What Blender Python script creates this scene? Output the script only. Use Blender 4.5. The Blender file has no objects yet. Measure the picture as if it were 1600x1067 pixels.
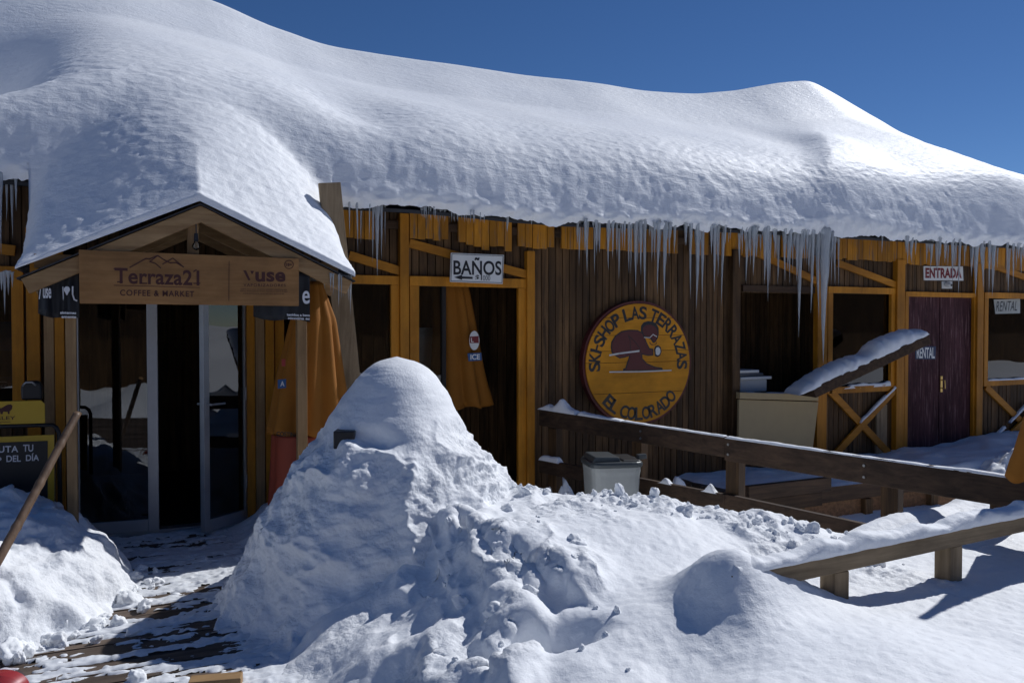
import bpy, bmesh, math, random
import numpy as np
from mathutils import Vector, Matrix

R = math.radians
random.seed(7)
rng = np.random.default_rng(7)
scene = bpy.context.scene
COL = scene.collection

# ------------------------------------------------------------------ camera, world, sun, exposure
YAW, PITCH, FPX = R(25.0), R(1.17), 1250.0
CAM = Vector((0.0, -6.75, 1.6))
cam_d = bpy.data.cameras.new('camera'); cam_d.sensor_width = 36.0; cam_d.lens = FPX / 1600 * 36
cam_d.clip_start = 0.05; cam_d.clip_end = 3000
cam = bpy.data.objects.new('camera', cam_d); COL.objects.link(cam)
cam.location = CAM; cam.rotation_euler = (R(90) - PITCH, 0, -YAW)
scene.camera = cam

SUN = Vector((0.72, 0.205, 0.663)).normalized()
world = bpy.data.worlds.new('World'); scene.world = world; world.use_nodes = True
wn = world.node_tree; wn.nodes.clear()
sky = wn.nodes.new('ShaderNodeTexSky'); sky.sky_type = 'NISHITA'; sky.sun_disc = False
sky.sun_elevation = math.asin(SUN.z); sky.sun_rotation = math.atan2(SUN.x, SUN.y)
sky.altitude = 2600; sky.air_density = 0.9; sky.dust_density = 0.15; sky.ozone_density = 4.0
bg = wn.nodes.new('ShaderNodeBackground'); bg.inputs['Strength'].default_value = 0.086
wo = wn.nodes.new('ShaderNodeOutputWorld')
hs = wn.nodes.new('ShaderNodeHueSaturation'); hs.inputs['Saturation'].default_value = 1.17; hs.inputs['Value'].default_value = 0.69; hs.inputs['Hue'].default_value = 0.506
wn.links.new(sky.outputs[0], hs.inputs['Color']); wn.links.new(hs.outputs[0], bg.inputs[0]); wn.links.new(bg.outputs[0], wo.inputs[0])

sun_d = bpy.data.lights.new('sun', 'SUN'); sun_d.energy = 3.05; sun_d.angle = R(0.5); sun_d.color = (0.985, 0.99, 1.0)
sun = bpy.data.objects.new('sun', sun_d); COL.objects.link(sun)
sun.rotation_euler = (-SUN).to_track_quat('-Z', 'Y').to_euler(); sun.location = (6, 3, 12)

scene.view_settings.view_transform = 'Standard'; scene.view_settings.look = 'None'
scene.view_settings.exposure = 0.17; scene.view_settings.gamma = 1.0
scene.cycles.max_bounces = 8; scene.cycles.transparent_max_bounces = 12
scene.cycles.sample_clamp_indirect = 6.0
try: scene.cycles.use_denoising = True
except Exception: pass

# ------------------------------------------------------------------ rays through the photograph onto real planes
FWD = Vector((math.sin(YAW)*math.cos(PITCH), math.cos(YAW)*math.cos(PITCH), -math.sin(PITCH)))
RGT = Vector((math.cos(YAW), -math.sin(YAW), 0)); UPV = RGT.cross(FWD)
def ray(px, py): return FWD + RGT*((px-800)/FPX) + UPV*((533.5-py)/FPX)
def W(px, py, Y=0.0):
    d = ray(px, py); return CAM + d*((Y-CAM.y)/d.y)
def Wz(px, py, z=0.0):
    d = ray(px, py); return CAM + d*((z-CAM.z)/d.z)
def Wt(px, py, t): return CAM + ray(px, py)*t
def fx(px, Y=0.0, py=508): return W(px, py, Y).x

# ------------------------------------------------------------------ noise
def _hash(ix, iy, iz, seed):
    h = (ix.astype(np.int64)*374761393 + iy.astype(np.int64)*668265263 + iz.astype(np.int64)*2147483647 + seed*1274126177) & 0xffffffff
    h = ((h ^ (h >> 13))*1274126177) & 0xffffffff
    h = ((h ^ (h >> 16))*2246822519) & 0xffffffff
    return h ^ (h >> 15)
_G = rng.normal(size=(256, 3)); _G /= np.linalg.norm(_G, axis=1)[:, None]
def perlin(x, y, z, seed=0):
    x, y, z = np.broadcast_arrays(np.asarray(x, float), np.asarray(y, float), np.asarray(z, float))
    xi, yi, zi = np.floor(x), np.floor(y), np.floor(z)
    xf, yf, zf = x-xi, y-yi, z-zi
    u, v, w = [t*t*t*(t*(t*6-15)+10) for t in (xf, yf, zf)]
    out = np.zeros(x.shape)
    for dx in (0, 1):
        for dy in (0, 1):
            for dz in (0, 1):
                g = _G[_hash(xi+dx, yi+dy, zi+dz, seed) & 255]
                d = g[..., 0]*(xf-dx) + g[..., 1]*(yf-dy) + g[..., 2]*(zf-dz)
                out += d*(u if dx else 1-u)*(v if dy else 1-v)*(w if dz else 1-w)
    return out*1.5
def fbm(x, y, z, octv=4, seed=0, gain=0.5, lac=2.03):
    a, s = 1.0, 0
    for i in range(octv):
        s = s + a*perlin(x, y, z, seed+i); a *= gain; x = x*lac; y = y*lac; z = z*lac
    return s
def billow(x, y, z, octv=4, seed=0, gain=0.5, lac=2.1):
    a, s = 1.0, 0
    for i in range(octv):
        s = s + a*np.abs(perlin(x, y, z, seed+i)); a *= gain; x = x*lac; y = y*lac; z = z*lac
    return s
def worley(x, y, z, seed=0):
    """distance to the nearest of one random point per cell"""
    xi, yi, zi = np.floor(x), np.floor(y), np.floor(z)
    best = np.full(np.shape(x), 9.0)
    for dx in (-1, 0, 1):
        for dy in (-1, 0, 1):
            for dz in (-1, 0, 1):
                h = _hash(xi+dx, yi+dy, zi+dz, seed)
                px = xi+dx+(h & 1023)/1023.0; py = yi+dy+((h >> 10) & 1023)/1023.0; pz = zi+dz+((h >> 20) & 1023)/1023.0
                best = np.minimum(best, (px-x)**2+(py-y)**2+(pz-z)**2)
    return np.sqrt(best)
def sstep(a, b, x):
    t = np.clip((x-a)/(b-a), 0, 1); return t*t*(3-2*t)
def sinterp(x, xs, ys, w=0.06):
    """piecewise-linear table, softened"""
    s = 0
    for k in (-2, -1, 0, 1, 2): s = s + np.interp(x+k*w, xs, ys)*(1, 2, 3, 2, 1)[k+2]
    return s/9.0

# ------------------------------------------------------------------ materials
def newmat(name):
    m = bpy.data.materials.new(name); m.use_nodes = True
    nt = m.node_tree; b = nt.nodes['Principled BSDF']
    return m, nt, b
def nd(nt, t, **kw):
    n = nt.nodes.new(t)
    for k, v in kw.items(): setattr(n, k, v)
    return n
def coords(nt, scale, kind='Object'):
    tc = nd(nt, 'ShaderNodeTexCoord'); mp = nd(nt, 'ShaderNodeMapping'); mp.inputs['Scale'].default_value = scale
    nt.links.new(tc.outputs[kind], mp.inputs['Vector']); return mp.outputs[0]
def noise(nt, vec, scale, detail=6, rough=0.6, dist=0.0):
    n = nd(nt, 'ShaderNodeTexNoise'); n.inputs['Scale'].default_value = scale; n.inputs['Detail'].default_value = detail
    n.inputs['Roughness'].default_value = rough; n.inputs['Distortion'].default_value = dist
    nt.links.new(vec, n.inputs['Vector']); return n.outputs['Fac']
def ramp(nt, fac, stops):
    r = nd(nt, 'ShaderNodeValToRGB'); e = r.color_ramp.elements
    while len(e) < len(stops): e.new(0.5)
    for i, (p, c) in enumerate(stops): e[i].position = p; e[i].color = (*c, 1) if len(c) == 3 else c
    nt.links.new(fac, r.inputs[0]); return r.outputs[0]
def mixc(nt, fac, a, b, mode='MIX'):
    n = nd(nt, 'ShaderNodeMix', data_type='RGBA', blend_type=mode)
    for sock, v in ((n.inputs[0], fac), (n.inputs[6], a), (n.inputs[7], b)):
        if hasattr(v, 'is_output'): nt.links.new(v, sock)
        else: sock.default_value = v if isinstance(v, (int, float)) else (*v, 1)
    return n.outputs[2]
def bump(nt, b, height, strength, dist):
    n = nd(nt, 'ShaderNodeBump'); n.inputs['Strength'].default_value = strength; n.inputs['Distance'].default_value = dist
    nt.links.new(height, n.inputs['Height']); nt.links.new(n.outputs[0], b.inputs['Normal']); return n

def wood(name, dark, light, axis='Z', rough=0.75, isl=0.35, stain=None, paint=False, bstr=0.35, spec=0.3):
    m, nt, b = newmat(name)
    sc = {'Z': (26, 26, 1.6), 'X': (1.6, 26, 26), 'Y': (26, 1.6, 26)}[axis]
    v = coords(nt, sc)
    g = noise(nt, v, 1.0, 8, 0.62, 0.6)
    c = ramp(nt, g, [(0.32, dark), (0.68, light)])
    geo = nd(nt, 'ShaderNodeNewGeometry')
    rr = ramp(nt, geo.outputs['Random Per Island'], [(0, (1-isl,)*3), (1, (1+isl*0.6,)*3)])
    c = mixc(nt, 1.0, c, rr, 'MULTIPLY')
    # blotchy weathering
    v2 = coords(nt, (1.2, 1.2, 0.6) if axis == 'Z' else (0.6, 1.2, 1.2))
    w = noise(nt, v2, 2.3, 5, 0.65)
    wr = ramp(nt, w, [(0.38, (0.62,)*3), (0.6, (1.08,)*3)])
    c = mixc(nt, 0.8, c, wr, 'MULTIPLY')
    if stain:
        k = noise(nt, coords(nt, tuple(s*0.8 for s in sc)), 2.2, 5, 0.7)
        kr = ramp(nt, k, [(0.54, (0, 0, 0)), (0.66, (1, 1, 1))])
        c = mixc(nt, kr, c, stain)
    nt.links.new(c, b.inputs['Base Color']); b.inputs['Roughness'].default_value = rough
    b.inputs['Specular IOR Level'].default_value = spec
    bump(nt, b, g, bstr, 0.004)
    return m
def plain(name, col, rough=0.6, metal=0.0, var=0.12, sc=6, spec=0.5, bstr=0.0):
    m, nt, b = newmat(name)
    n = noise(nt, coords(nt, (1, 1, 1)), sc, 6, 0.65)
    c = ramp(nt, n, [(0.3, tuple(max(0, x*(1-var)) for x in col)), (0.7, tuple(min(1, x*(1+var)) for x in col))])
    nt.links.new(c, b.inputs['Base Color']); b.inputs['Roughness'].default_value = rough; b.inputs['Metallic'].default_value = metal
    b.inputs['Specular IOR Level'].default_value = spec
    if bstr: bump(nt, b, n, bstr, 0.005)
    return m
def snow_mat(name, ripple=0.0, grain=0.5, sss=0.0, crumble=False):
    m, nt, b = newmat(name)
    tint = noise(nt, coords(nt, (1, 1, 1)), 0.9, 4, 0.6)
    c = ramp(nt, tint, [(0.3, (0.84, 0.86, 0.89)), (0.7, (0.90, 0.91, 0.92))])
    nt.links.new(c, b.inputs['Base Color'])
    b.inputs['Roughness'].default_value = 0.55; b.inputs['Specular IOR Level'].default_value = 0.25
    if sss:
        b.inputs['Subsurface Weight'].default_value = sss; b.inputs['Subsurface Radius'].default_value = (0.5, 0.7, 1.0)
        b.inputs['Subsurface Scale'].default_value = 0.03
    f = noise(nt, coords(nt, (1, 1, 1)), 130, 3, 0.7)
    f2 = noise(nt, coords(nt, (1, 1, 1)), 38, 4, 0.65)
    add = nd(nt, 'ShaderNodeMath', operation='MULTIPLY_ADD'); add.inputs[1].default_value = 0.35
    nt.links.new(f, add.inputs[0]); nt.links.new(f2, add.inputs[2])
    bn = bump(nt, b, add.outputs[0], grain, 0.010)
    if ripple:
        r = noise(nt, coords(nt, (0.55, 1.0, 1.5)), 13, 4, 0.55, 0.5)
        b2 = nd(nt, 'ShaderNodeBump'); b2.inputs['Strength'].default_value = ripple; b2.inputs['Distance'].default_value = 0.05
        nt.links.new(r, b2.inputs['Height']); nt.links.new(bn.outputs[0], b2.inputs['Normal']); nt.links.new(b2.outputs[0], b.inputs['Normal'])
    if crumble:   # broken, shovelled snow is rough where the 'crumble' attribute says so
        at = nd(nt, 'ShaderNodeAttribute', attribute_name='crumble')
        r1 = noise(nt, coords(nt, (1, 1, 1)), 24, 7, 0.72, 0.3)
        vo = nd(nt, 'ShaderNodeTexVoronoi', feature='SMOOTH_F1'); vo.inputs['Scale'].default_value = 42; vo.inputs['Smoothness'].default_value = 0.35
        nt.links.new(coords(nt, (1, 1, 1)), vo.inputs['Vector'])
        ma = nd(nt, 'ShaderNodeMath', operation='MULTIPLY_ADD'); ma.inputs[1].default_value = -0.45
        nt.links.new(vo.outputs['Distance'], ma.inputs[0]); nt.links.new(r1, ma.inputs[2])
        mu = nd(nt, 'ShaderNodeMath', operation='MULTIPLY'); nt.links.new(ma.outputs[0], mu.inputs[0]); nt.links.new(at.outputs['Fac'], mu.inputs[1])
        b3 = nd(nt, 'ShaderNodeBump'); b3.inputs['Strength'].default_value = 0.45; b3.inputs['Distance'].default_value = 0.035
        prev = b.inputs['Normal'].links[0].from_socket
        nt.links.new(mu.outputs[0], b3.inputs['Height']); nt.links.new(prev, b3.inputs['Normal']); nt.links.new(b3.outputs[0], b.inputs['Normal'])
    # sparkle of ice crystals
    sp = nd(nt, 'ShaderNodeTexVoronoi'); sp.inputs['Scale'].default_value = 260
    nt.links.new(coords(nt, (1, 1, 1)), sp.inputs['Vector'])
    lt = nd(nt, 'ShaderNodeMath', operation='LESS_THAN'); lt.inputs[1].default_value = 0.07
    nt.links.new(sp.outputs['Color'], lt.inputs[0])
    mr = nd(nt, 'ShaderNodeMapRange'); mr.inputs[3].default_value = 0.6; mr.inputs[4].default_value = 0.22
    nt.links.new(lt.outputs[0], mr.inputs[0]); nt.links.new(mr.outputs[0], b.inputs['Roughness'])
    return m
def glass_mat(name, tint=(0.55, 0.58, 0.6), ior=1.55, boost=1.0):
    m, nt, b = newmat(name); nt.nodes.remove(b)
    out = nt.nodes['Material Output']
    tr = nd(nt, 'ShaderNodeBsdfTransparent'); tr.inputs[0].default_value = (*tint, 1)
    gl = nd(nt, 'ShaderNodeBsdfGlossy'); gl.inputs['Roughness'].default_value = 0.012; gl.inputs[0].default_value = (0.95*boost,)*3 + (1,)
    n = noise(nt, coords(nt, (1, 1, 1)), 1.3, 2, 0.5)
    bp = nd(nt, 'ShaderNodeBump'); bp.inputs['Strength'].default_value = 0.08; bp.inputs['Distance'].default_value = 0.02
    nt.links.new(n, bp.inputs['Height']); nt.links.new(bp.outputs[0], gl.inputs['Normal'])
    fr = nd(nt, 'ShaderNodeFresnel'); fr.inputs[0].default_value = ior
    mx = nd(nt, 'ShaderNodeMixShader')
    nt.links.new(fr.outputs[0], mx.inputs[0]); nt.links.new(tr.outputs[0], mx.inputs[1]); nt.links.new(gl.outputs[0], mx.inputs[2])
    nt.links.new(mx.outputs[0], out.inputs[0]); return m
def ice_mat():
    m, nt, b = newmat('ice')
    n = noise(nt, coords(nt, (30, 30, 6)), 1.0, 4, 0.6)
    c = ramp(nt, n, [(0.3, (0.62, 0.68, 0.74)), (0.7, (0.90, 0.93, 0.95))])
    nt.links.new(c, b.inputs['Base Color']); b.inputs['Roughness'].default_value = 0.12
    b.inputs['Transmission Weight'].default_value = 0.56; b.inputs['IOR'].default_value = 1.31
    bump(nt, b, n, 0.6, 0.006); return m

M = {}
M['snow_roof'] = snow_mat('snow_roof', ripple=0.22, grain=0.30)
M['snow'] = snow_mat('snow_packed', grain=0.45, crumble=True)
M['snow_smooth'] = snow_mat('snow_wind_smoothed', ripple=0.10, grain=0.40, crumble=True)
def lump_mat():
    m, nt, b = newmat('snow_lump')
    n = noise(nt, coords(nt, (1, 1, 1)), 3.5, 6, 0.65)
    c = ramp(nt, n, [(0.3, (0.86, 0.88, 0.90)), (0.7, (0.92, 0.93, 0.94))]); nt.links.new(c, b.inputs['Base Color'])
    b.inputs['Roughness'].default_value = 0.6; b.inputs['Specular IOR Level'].default_value = 0.2
    b.inputs['Subsurface Weight'].default_value = 0.0; b.inputs['Subsurface Radius'].default_value = (0.6, 0.8, 1.0); b.inputs['Subsurface Scale'].default_value = 0.02
    bump(nt, b, n, 0.35, 0.01); return m
M['snow_lump'] = lump_mat()
M['note'] = plain('faded_paper', (0.42, 0.43, 0.40), 0.7, var=0.1)
M['slush'] = plain('trodden_snow', (0.74, 0.76, 0.79), 0.6, var=0.15, sc=18, bstr=0.5)
M['brown'] = wood('brown_stained_wood', (0.045, 0.023, 0.009), (0.17, 0.092, 0.038), 'Z', 0.7, 0.5)
M['brown_x'] = wood('brown_stained_rail', (0.035, 0.020, 0.012), (0.095, 0.055, 0.032), 'Y', 0.75, 0.3)
M['brown_beam'] = wood('brown_stained_beam', (0.04, 0.022, 0.013), (0.10, 0.058, 0.033), 'X', 0.75, 0.3)
M['yellow'] = wood('ochre_painted_wood', (0.47, 0.178, 0.010), (0.61, 0.248, 0.017), 'Z', 0.55, 0.25)
M['yellow_x'] = wood('ochre_painted_rail', (0.47, 0.178, 0.010), (0.61, 0.248, 0.017), 'X', 0.55, 0.2)
M['yellow_old'] = wood('flaking_ochre_paint', (0.43, 0.17, 0.012), (0.58, 0.25, 0.021), 'Z', 0.6, 0.35, stain=(0.16, 0.13, 0.11))
M['lumber'] = wood('bare_lumber', (0.30, 0.17, 0.075), (0.46, 0.29, 0.14), 'Z', 0.7, 0.2)
M['lumber_x'] = wood('bare_lumber_beam', (0.30, 0.17, 0.075), (0.46, 0.29, 0.14), 'X', 0.7, 0.15)
M['grey_lumber'] = wood('weathered_lumber', (0.20, 0.145, 0.09), (0.36, 0.27, 0.17), 'X', 0.8, 0.2)
M['grey_lumber_z'] = wood('weathered_post_lumber', (0.22, 0.155, 0.09), (0.38, 0.28, 0.175), 'Z', 0.8, 0.2)
M['sign_wood'] = wood('varnished_sign_board', (0.30, 0.145, 0.048), (0.42, 0.215, 0.080), 'X', 0.5, 0.0, bstr=0.2)
M['engraved'] = plain('burnt_lettering', (0.075, 0.022, 0.018), 0.7)
M['purple'] = wood('worn_purple_door_paint', (0.045, 0.018, 0.021), (0.105, 0.045, 0.050), 'Z', 0.75, 0.15, stain=(0.19, 0.105, 0.11), spec=0.12)
M['maroon'] = plain('maroon_paint', (0.10, 0.018, 0.016), 0.6)
M['deck'] = wood('grey_deck_board', (0.085, 0.062, 0.048), (0.17, 0.125, 0.095), 'X', 0.7, 0.35)
M['osb'] = plain('chipboard', (0.20, 0.10, 0.045), 0.8, var=0.55, sc=26, bstr=0.4)
M['alu'] = plain('brushed_aluminium', (0.42, 0.43, 0.45), 0.42, 0.6, 0.08)
M['black'] = plain('black_plastic', (0.012, 0.012, 0.014), 0.45)
M['black_cloth'] = plain('black_banner_cloth', (0.010, 0.011, 0.015), 0.6)
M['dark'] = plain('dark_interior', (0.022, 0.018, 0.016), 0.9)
M['white'] = plain('white_sign_paint', (0.74, 0.74, 0.72), 0.5, var=0.06)
M['white_print'] = plain('white_print', (0.72, 0.72, 0.74), 0.5)
M['offwhite'] = plain('offwhite_plastic', (0.62, 0.62, 0.60), 0.45, var=0.05)
M['bin_body'] = plain('pale_bin_plastic', (0.27, 0.285, 0.28), 0.45, var=0.10)
M['bin_lid'] = plain('grey_bin_lid', (0.045, 0.055, 0.06), 0.4)
M['beige'] = plain('beige_panel', (0.42, 0.315, 0.165), 0.65, var=0.05)
M['red_print'] = plain('dark_red_print', (0.20, 0.02, 0.025), 0.6)
M['red'] = plain('red_cloth', (0.33, 0.055, 0.022), 0.7)
M['bright_red'] = plain('red_plastic', (0.38, 0.035, 0.03), 0.4)
M['orange'] = plain('orange_parasol_cloth', (0.31, 0.112, 0.007), 0.85, var=0.12, sc=3)
M['blue_print'] = plain('blue_print', (0.02, 0.09, 0.25), 0.5)
M['navy'] = plain('navy_poster', (0.010, 0.030, 0.095), 0.35)
M['yellow_plate'] = plain('yellow_sign_plate', (0.58, 0.36, 0.02), 0.4, var=0.05)
M['bamboo'] = wood('dry_bamboo', (0.13, 0.080, 0.050), (0.22, 0.145, 0.095), 'Z', 0.5, 0.0)
M['brass'] = plain('brass', (0.62, 0.42, 0.14), 0.3, 0.9)
M['grey_metal'] = plain('grey_metal', (0.18, 0.18, 0.18), 0.4, 0.8)
M['tin'] = plain('dark_roof_sheet', (0.030, 0.030, 0.033), 0.6)
M['glass'] = glass_mat('window_glass', ior=1.75)
M['bulb'] = glass_mat('bulb_glass', (0.8, 0.78, 0.7))
M['ice'] = ice_mat()
M['hill'] = plain('snow_hill', (0.86, 0.87, 0.89), 0.7, var=0.05, sc=0.05)
M['clear'] = glass_mat('clear_plastic', (0.9, 0.85, 0.88))

# ------------------------------------------------------------------ mesh helpers
ORG = {}
class MB:
    def __init__(s): s.v = []; s.f = []
    def add(s, vs, fs):
        o = len(s.v); s.v += [tuple(v) for v in vs]; s.f += [tuple(i+o for i in f) for f in fs]; return s
    def box(s, x0, x1, y0, y1, z0, z1):
        return s.add([(x0,y0,z0),(x1,y0,z0),(x1,y1,z0),(x0,y1,z0),(x0,y0,z1),(x1,y0,z1),(x1,y1,z1),(x0,y1,z1)],
                     [(0,3,2,1),(4,5,6,7),(0,1,5,4),(1,2,6,5),(2,3,7,6),(3,0,4,7)])
    def beam(s, p0, p1, w, h, up=(0,0,1)):
        p0, p1 = Vector(p0), Vector(p1); d = (p1-p0).normalized(); u = Vector(up)
        sd = d.cross(u).normalized(); u = sd.cross(d).normalized()
        vs = []
        for p in (p0, p1):
            for a, b in ((-1,-1),(1,-1),(1,1),(-1,1)): vs.append(p + sd*(a*w/2) + u*(b*h/2))
        return s.add(vs, [(0,3,2,1),(4,5,6,7),(0,1,5,4),(1,2,6,5),(2,3,7,6),(3,0,4,7)][0:2] + [(0,1,5,4),(1,2,6,5),(2,3,7,6),(3,0,4,7)])
    def prism(s, pts, n):
        """extrude a flat outline (3D points) by vector n"""
        k = len(pts); pts = [Vector(p) for p in pts]; n = Vector(n)
        vs = pts + [p+n for p in pts]
        fs = [tuple(range(k)), tuple(range(2*k-1, k-1, -1))] + [(i, (i+1) % k, (i+1) % k+k, i+k) for i in range(k)]
        return s.add(vs, fs)
    def tube(s, pts, r, n=10, cap=True):
        pts = [Vector(p) for p in pts]; rs = r if hasattr(r, '__len__') else [r]*len(pts); vs = []; fs = []
        for i, p in enumerate(pts):
            d = (pts[min(i+1, len(pts)-1)]-pts[max(i-1, 0)]).normalized()
            a = d.cross(Vector((0.31, 0.77, 0.55))).normalized(); b = d.cross(a)
            for k in range(n):
                t = 2*math.pi*k/n; vs.append(p + a*(math.cos(t)*rs[i]) + b*(math.sin(t)*rs[i]))
        for i in range(len(pts)-1):
            for k in range(n): fs.append((i*n+k, i*n+(k+1) % n, (i+1)*n+(k+1) % n, (i+1)*n+k))
        if cap: fs += [tuple(range(n))[::-1], tuple(range((len(pts)-1)*n, len(pts)*n))]
        return s.add(vs, fs)
    def sheet(s, P):
        """grid of points P[i][j] -> quads"""
        ni, nj = len(P), len(P[0]); vs = [p for row in P for p in row]
        return s.add(vs, [(i*nj+j, i*nj+j+1, (i+1)*nj+j+1, (i+1)*nj+j) for i in range(ni-1) for j in range(nj-1)])
    def build(s, name, mat, parent=None, smooth=False, bevel=0.0, label=None):
        me = bpy.data.meshes.new(name); off = Vector(ORG.get(parent.name, (0,0,0))) if parent else Vector((0,0,0))
        me.from_pydata([(v[0]-off.x, v[1]-off.y, v[2]-off.z) for v in s.v], [], s.f); me.update()
        bm = bmesh.new(); bm.from_mesh(me); bmesh.ops.recalc_face_normals(bm, faces=bm.faces); bm.to_mesh(me); bm.free()
        me.materials.append(mat)
        if smooth:
            me.polygons.foreach_set('use_smooth', [True]*len(me.polygons))
        o = bpy.data.objects.new(name, me); COL.objects.link(o)
        if parent: o.parent = parent; ORG[o.name] = off
        if label: o['label'] = label
        if bevel:
            b = o.modifiers.new('bevel', 'BEVEL'); b.width = bevel; b.segments = 2; b.limit_method = 'ANGLE'
        return o
def tag(o, label, cat, group=None, kind=None):
    o['label'] = label; o['category'] = cat
    if group: o['group'] = group
    if kind: o['kind'] = kind
    return o
def thing(name, loc, label, cat, group=None):
    o = bpy.data.objects.new(name, None); COL.objects.link(o); o.location = loc; o.empty_display_size = 0.2
    ORG[o.name] = tuple(loc); return tag(o, label, cat, group)
def structure(o): o['kind'] = 'structure'; return o

def np_mesh(name, V, F, mat, parent=None, smooth=True):
    me = bpy.data.meshes.new(name); V = np.asarray(V, np.float32); F = np.asarray(F, np.int32)
    me.vertices.add(len(V)); me.vertices.foreach_set('co', V.ravel())
    me.loops.add(F.size); me.loops.foreach_set('vertex_index', F.ravel())
    me.polygons.add(len(F)); me.polygons.foreach_set('loop_start', np.arange(len(F), dtype=np.int32)*4)
    me.polygons.foreach_set('use_smooth', np.full(len(F), smooth))
    me.update(calc_edges=True); me.validate(); me.materials.append(mat)
    o = bpy.data.objects.new(name, me); COL.objects.link(o)
    if parent: o.parent = parent
    return o
def set_attr(o, name, vals):
    a = o.data.attributes.new(name, 'FLOAT', 'POINT'); a.data.foreach_set('value', np.asarray(vals, np.float32).ravel())
def grid_faces(ni, nj, mask=None):
    I, J = np.meshgrid(np.arange(ni-1), np.arange(nj-1), indexing='ij'); a = I*nj+J
    F = np.stack([a, a+nj, a+nj+1, a+1], -1)
    if mask is not None: F = F[mask[:-1, :-1] & mask[1:, :-1] & mask[:-1, 1:] & mask[1:, 1:]]
    return F.reshape(-1, 4)
def grid_normals(P):
    du = np.gradient(P, axis=0); dv = np.gradient(P, axis=1); n = np.cross(du, dv)
    return n/np.maximum(np.linalg.norm(n, axis=-1, keepdims=True), 1e-9)
def compact(V, F):
    used = np.zeros(len(V), bool); used[F.ravel()] = True
    idx = np.cumsum(used)-1; return V[used], idx[F]

# text: glyphs of the built-in font laid out as flat letters with a little thickness
_GC = {}
def glyphs(s, bold=0.0, spacing=1.0):
    key = (s, bold, spacing)
    if key not in _GC:
        c = bpy.data.curves.new('t', 'FONT'); c.body = s; c.size = 1.0; c.offset = bold; c.space_character = spacing
        c.fill_mode = 'FRONT'; c.resolution_u = 6
        o = bpy.data.objects.new('t', c); COL.objects.link(o)
        bpy.context.view_layer.update()
        me = bpy.data.meshes.new_from_object(o.evaluated_get(bpy.context.evaluated_depsgraph_get()))
        vs = [v.co.copy() for v in me.vertices]; fs = [tuple(p.vertices) for p in me.polygons]
        bpy.data.objects.remove(o); bpy.data.curves.remove(c); bpy.data.meshes.remove(me)
        _GC[key] = (vs, fs)
    return _GC[key]
def text(mb, s, tl, tr, bl, bold=0.0, spacing=1.0, lift=(0,0,0), italic=0.0):
    """fit the string's ink into the parallelogram given by 3D corners top-left, top-right, bottom-left"""
    vs, fs = glyphs(s, bold, spacing)
    if not vs: return mb
    x0 = min(v.x for v in vs); x1 = max(v.x for v in vs); y0 = min(v.y for v in vs); y1 = max(v.y for v in vs)
    tl, tr, bl, lift = Vector(tl), Vector(tr), Vector(bl), Vector(lift)
    ex, ey = tr-tl, tl-bl; out = []
    for v in vs:
        u, w = (v.x-x0)/(x1-x0), (v.y-y0)/(y1-y0)
        out.append(bl + ex*(u+italic*w) + ey*w + lift)
    return mb.add(out, fs)
def text_px(mb, s, px0, py0, px1, py1, Y, slope=0.0, **kw):
    """fit text into a rectangle read off the photograph, on the plane Y"""
    dy = slope*(px1-px0)
    return text(mb, s, W(px0, py0, Y), W(px1, py0+dy, Y), W(px0, py1, Y), **kw)
def strip_px(mb, pts, wpx, Y, th):
    """a flat band of constant pixel-ish width along a polyline drawn on the plane Y"""
    P = [W(a, b, Y) for a, b in pts]; w = wpx/FPX*(P[0]-CAM).dot(FWD)
    for a, b in zip(P[:-1], P[1:]):
        d = (b-a).normalized(); a = a-d*w*0.3; b = b+d*w*0.3
        nrm = Vector((0, 1, 0)).cross(d)
        mb.prism([a+nrm*w/2, b+nrm*w/2, b-nrm*w/2, a-nrm*w/2], (0, -th, 0))
    return mb
def poly_px(mb, pts, Y, th): return mb.prism([W(a, b, Y) for a, b in pts], (0, -th, 0))

# ------------------------------------------------------------------ ground, hills
def smoothgrid(x0, x1, y0, y1, step):
    xs = np.arange(x0, x1+step/2, step); ys = np.arange(y0, y1+step/2, step)
    return np.meshgrid(xs, ys, indexing='ij')

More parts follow.
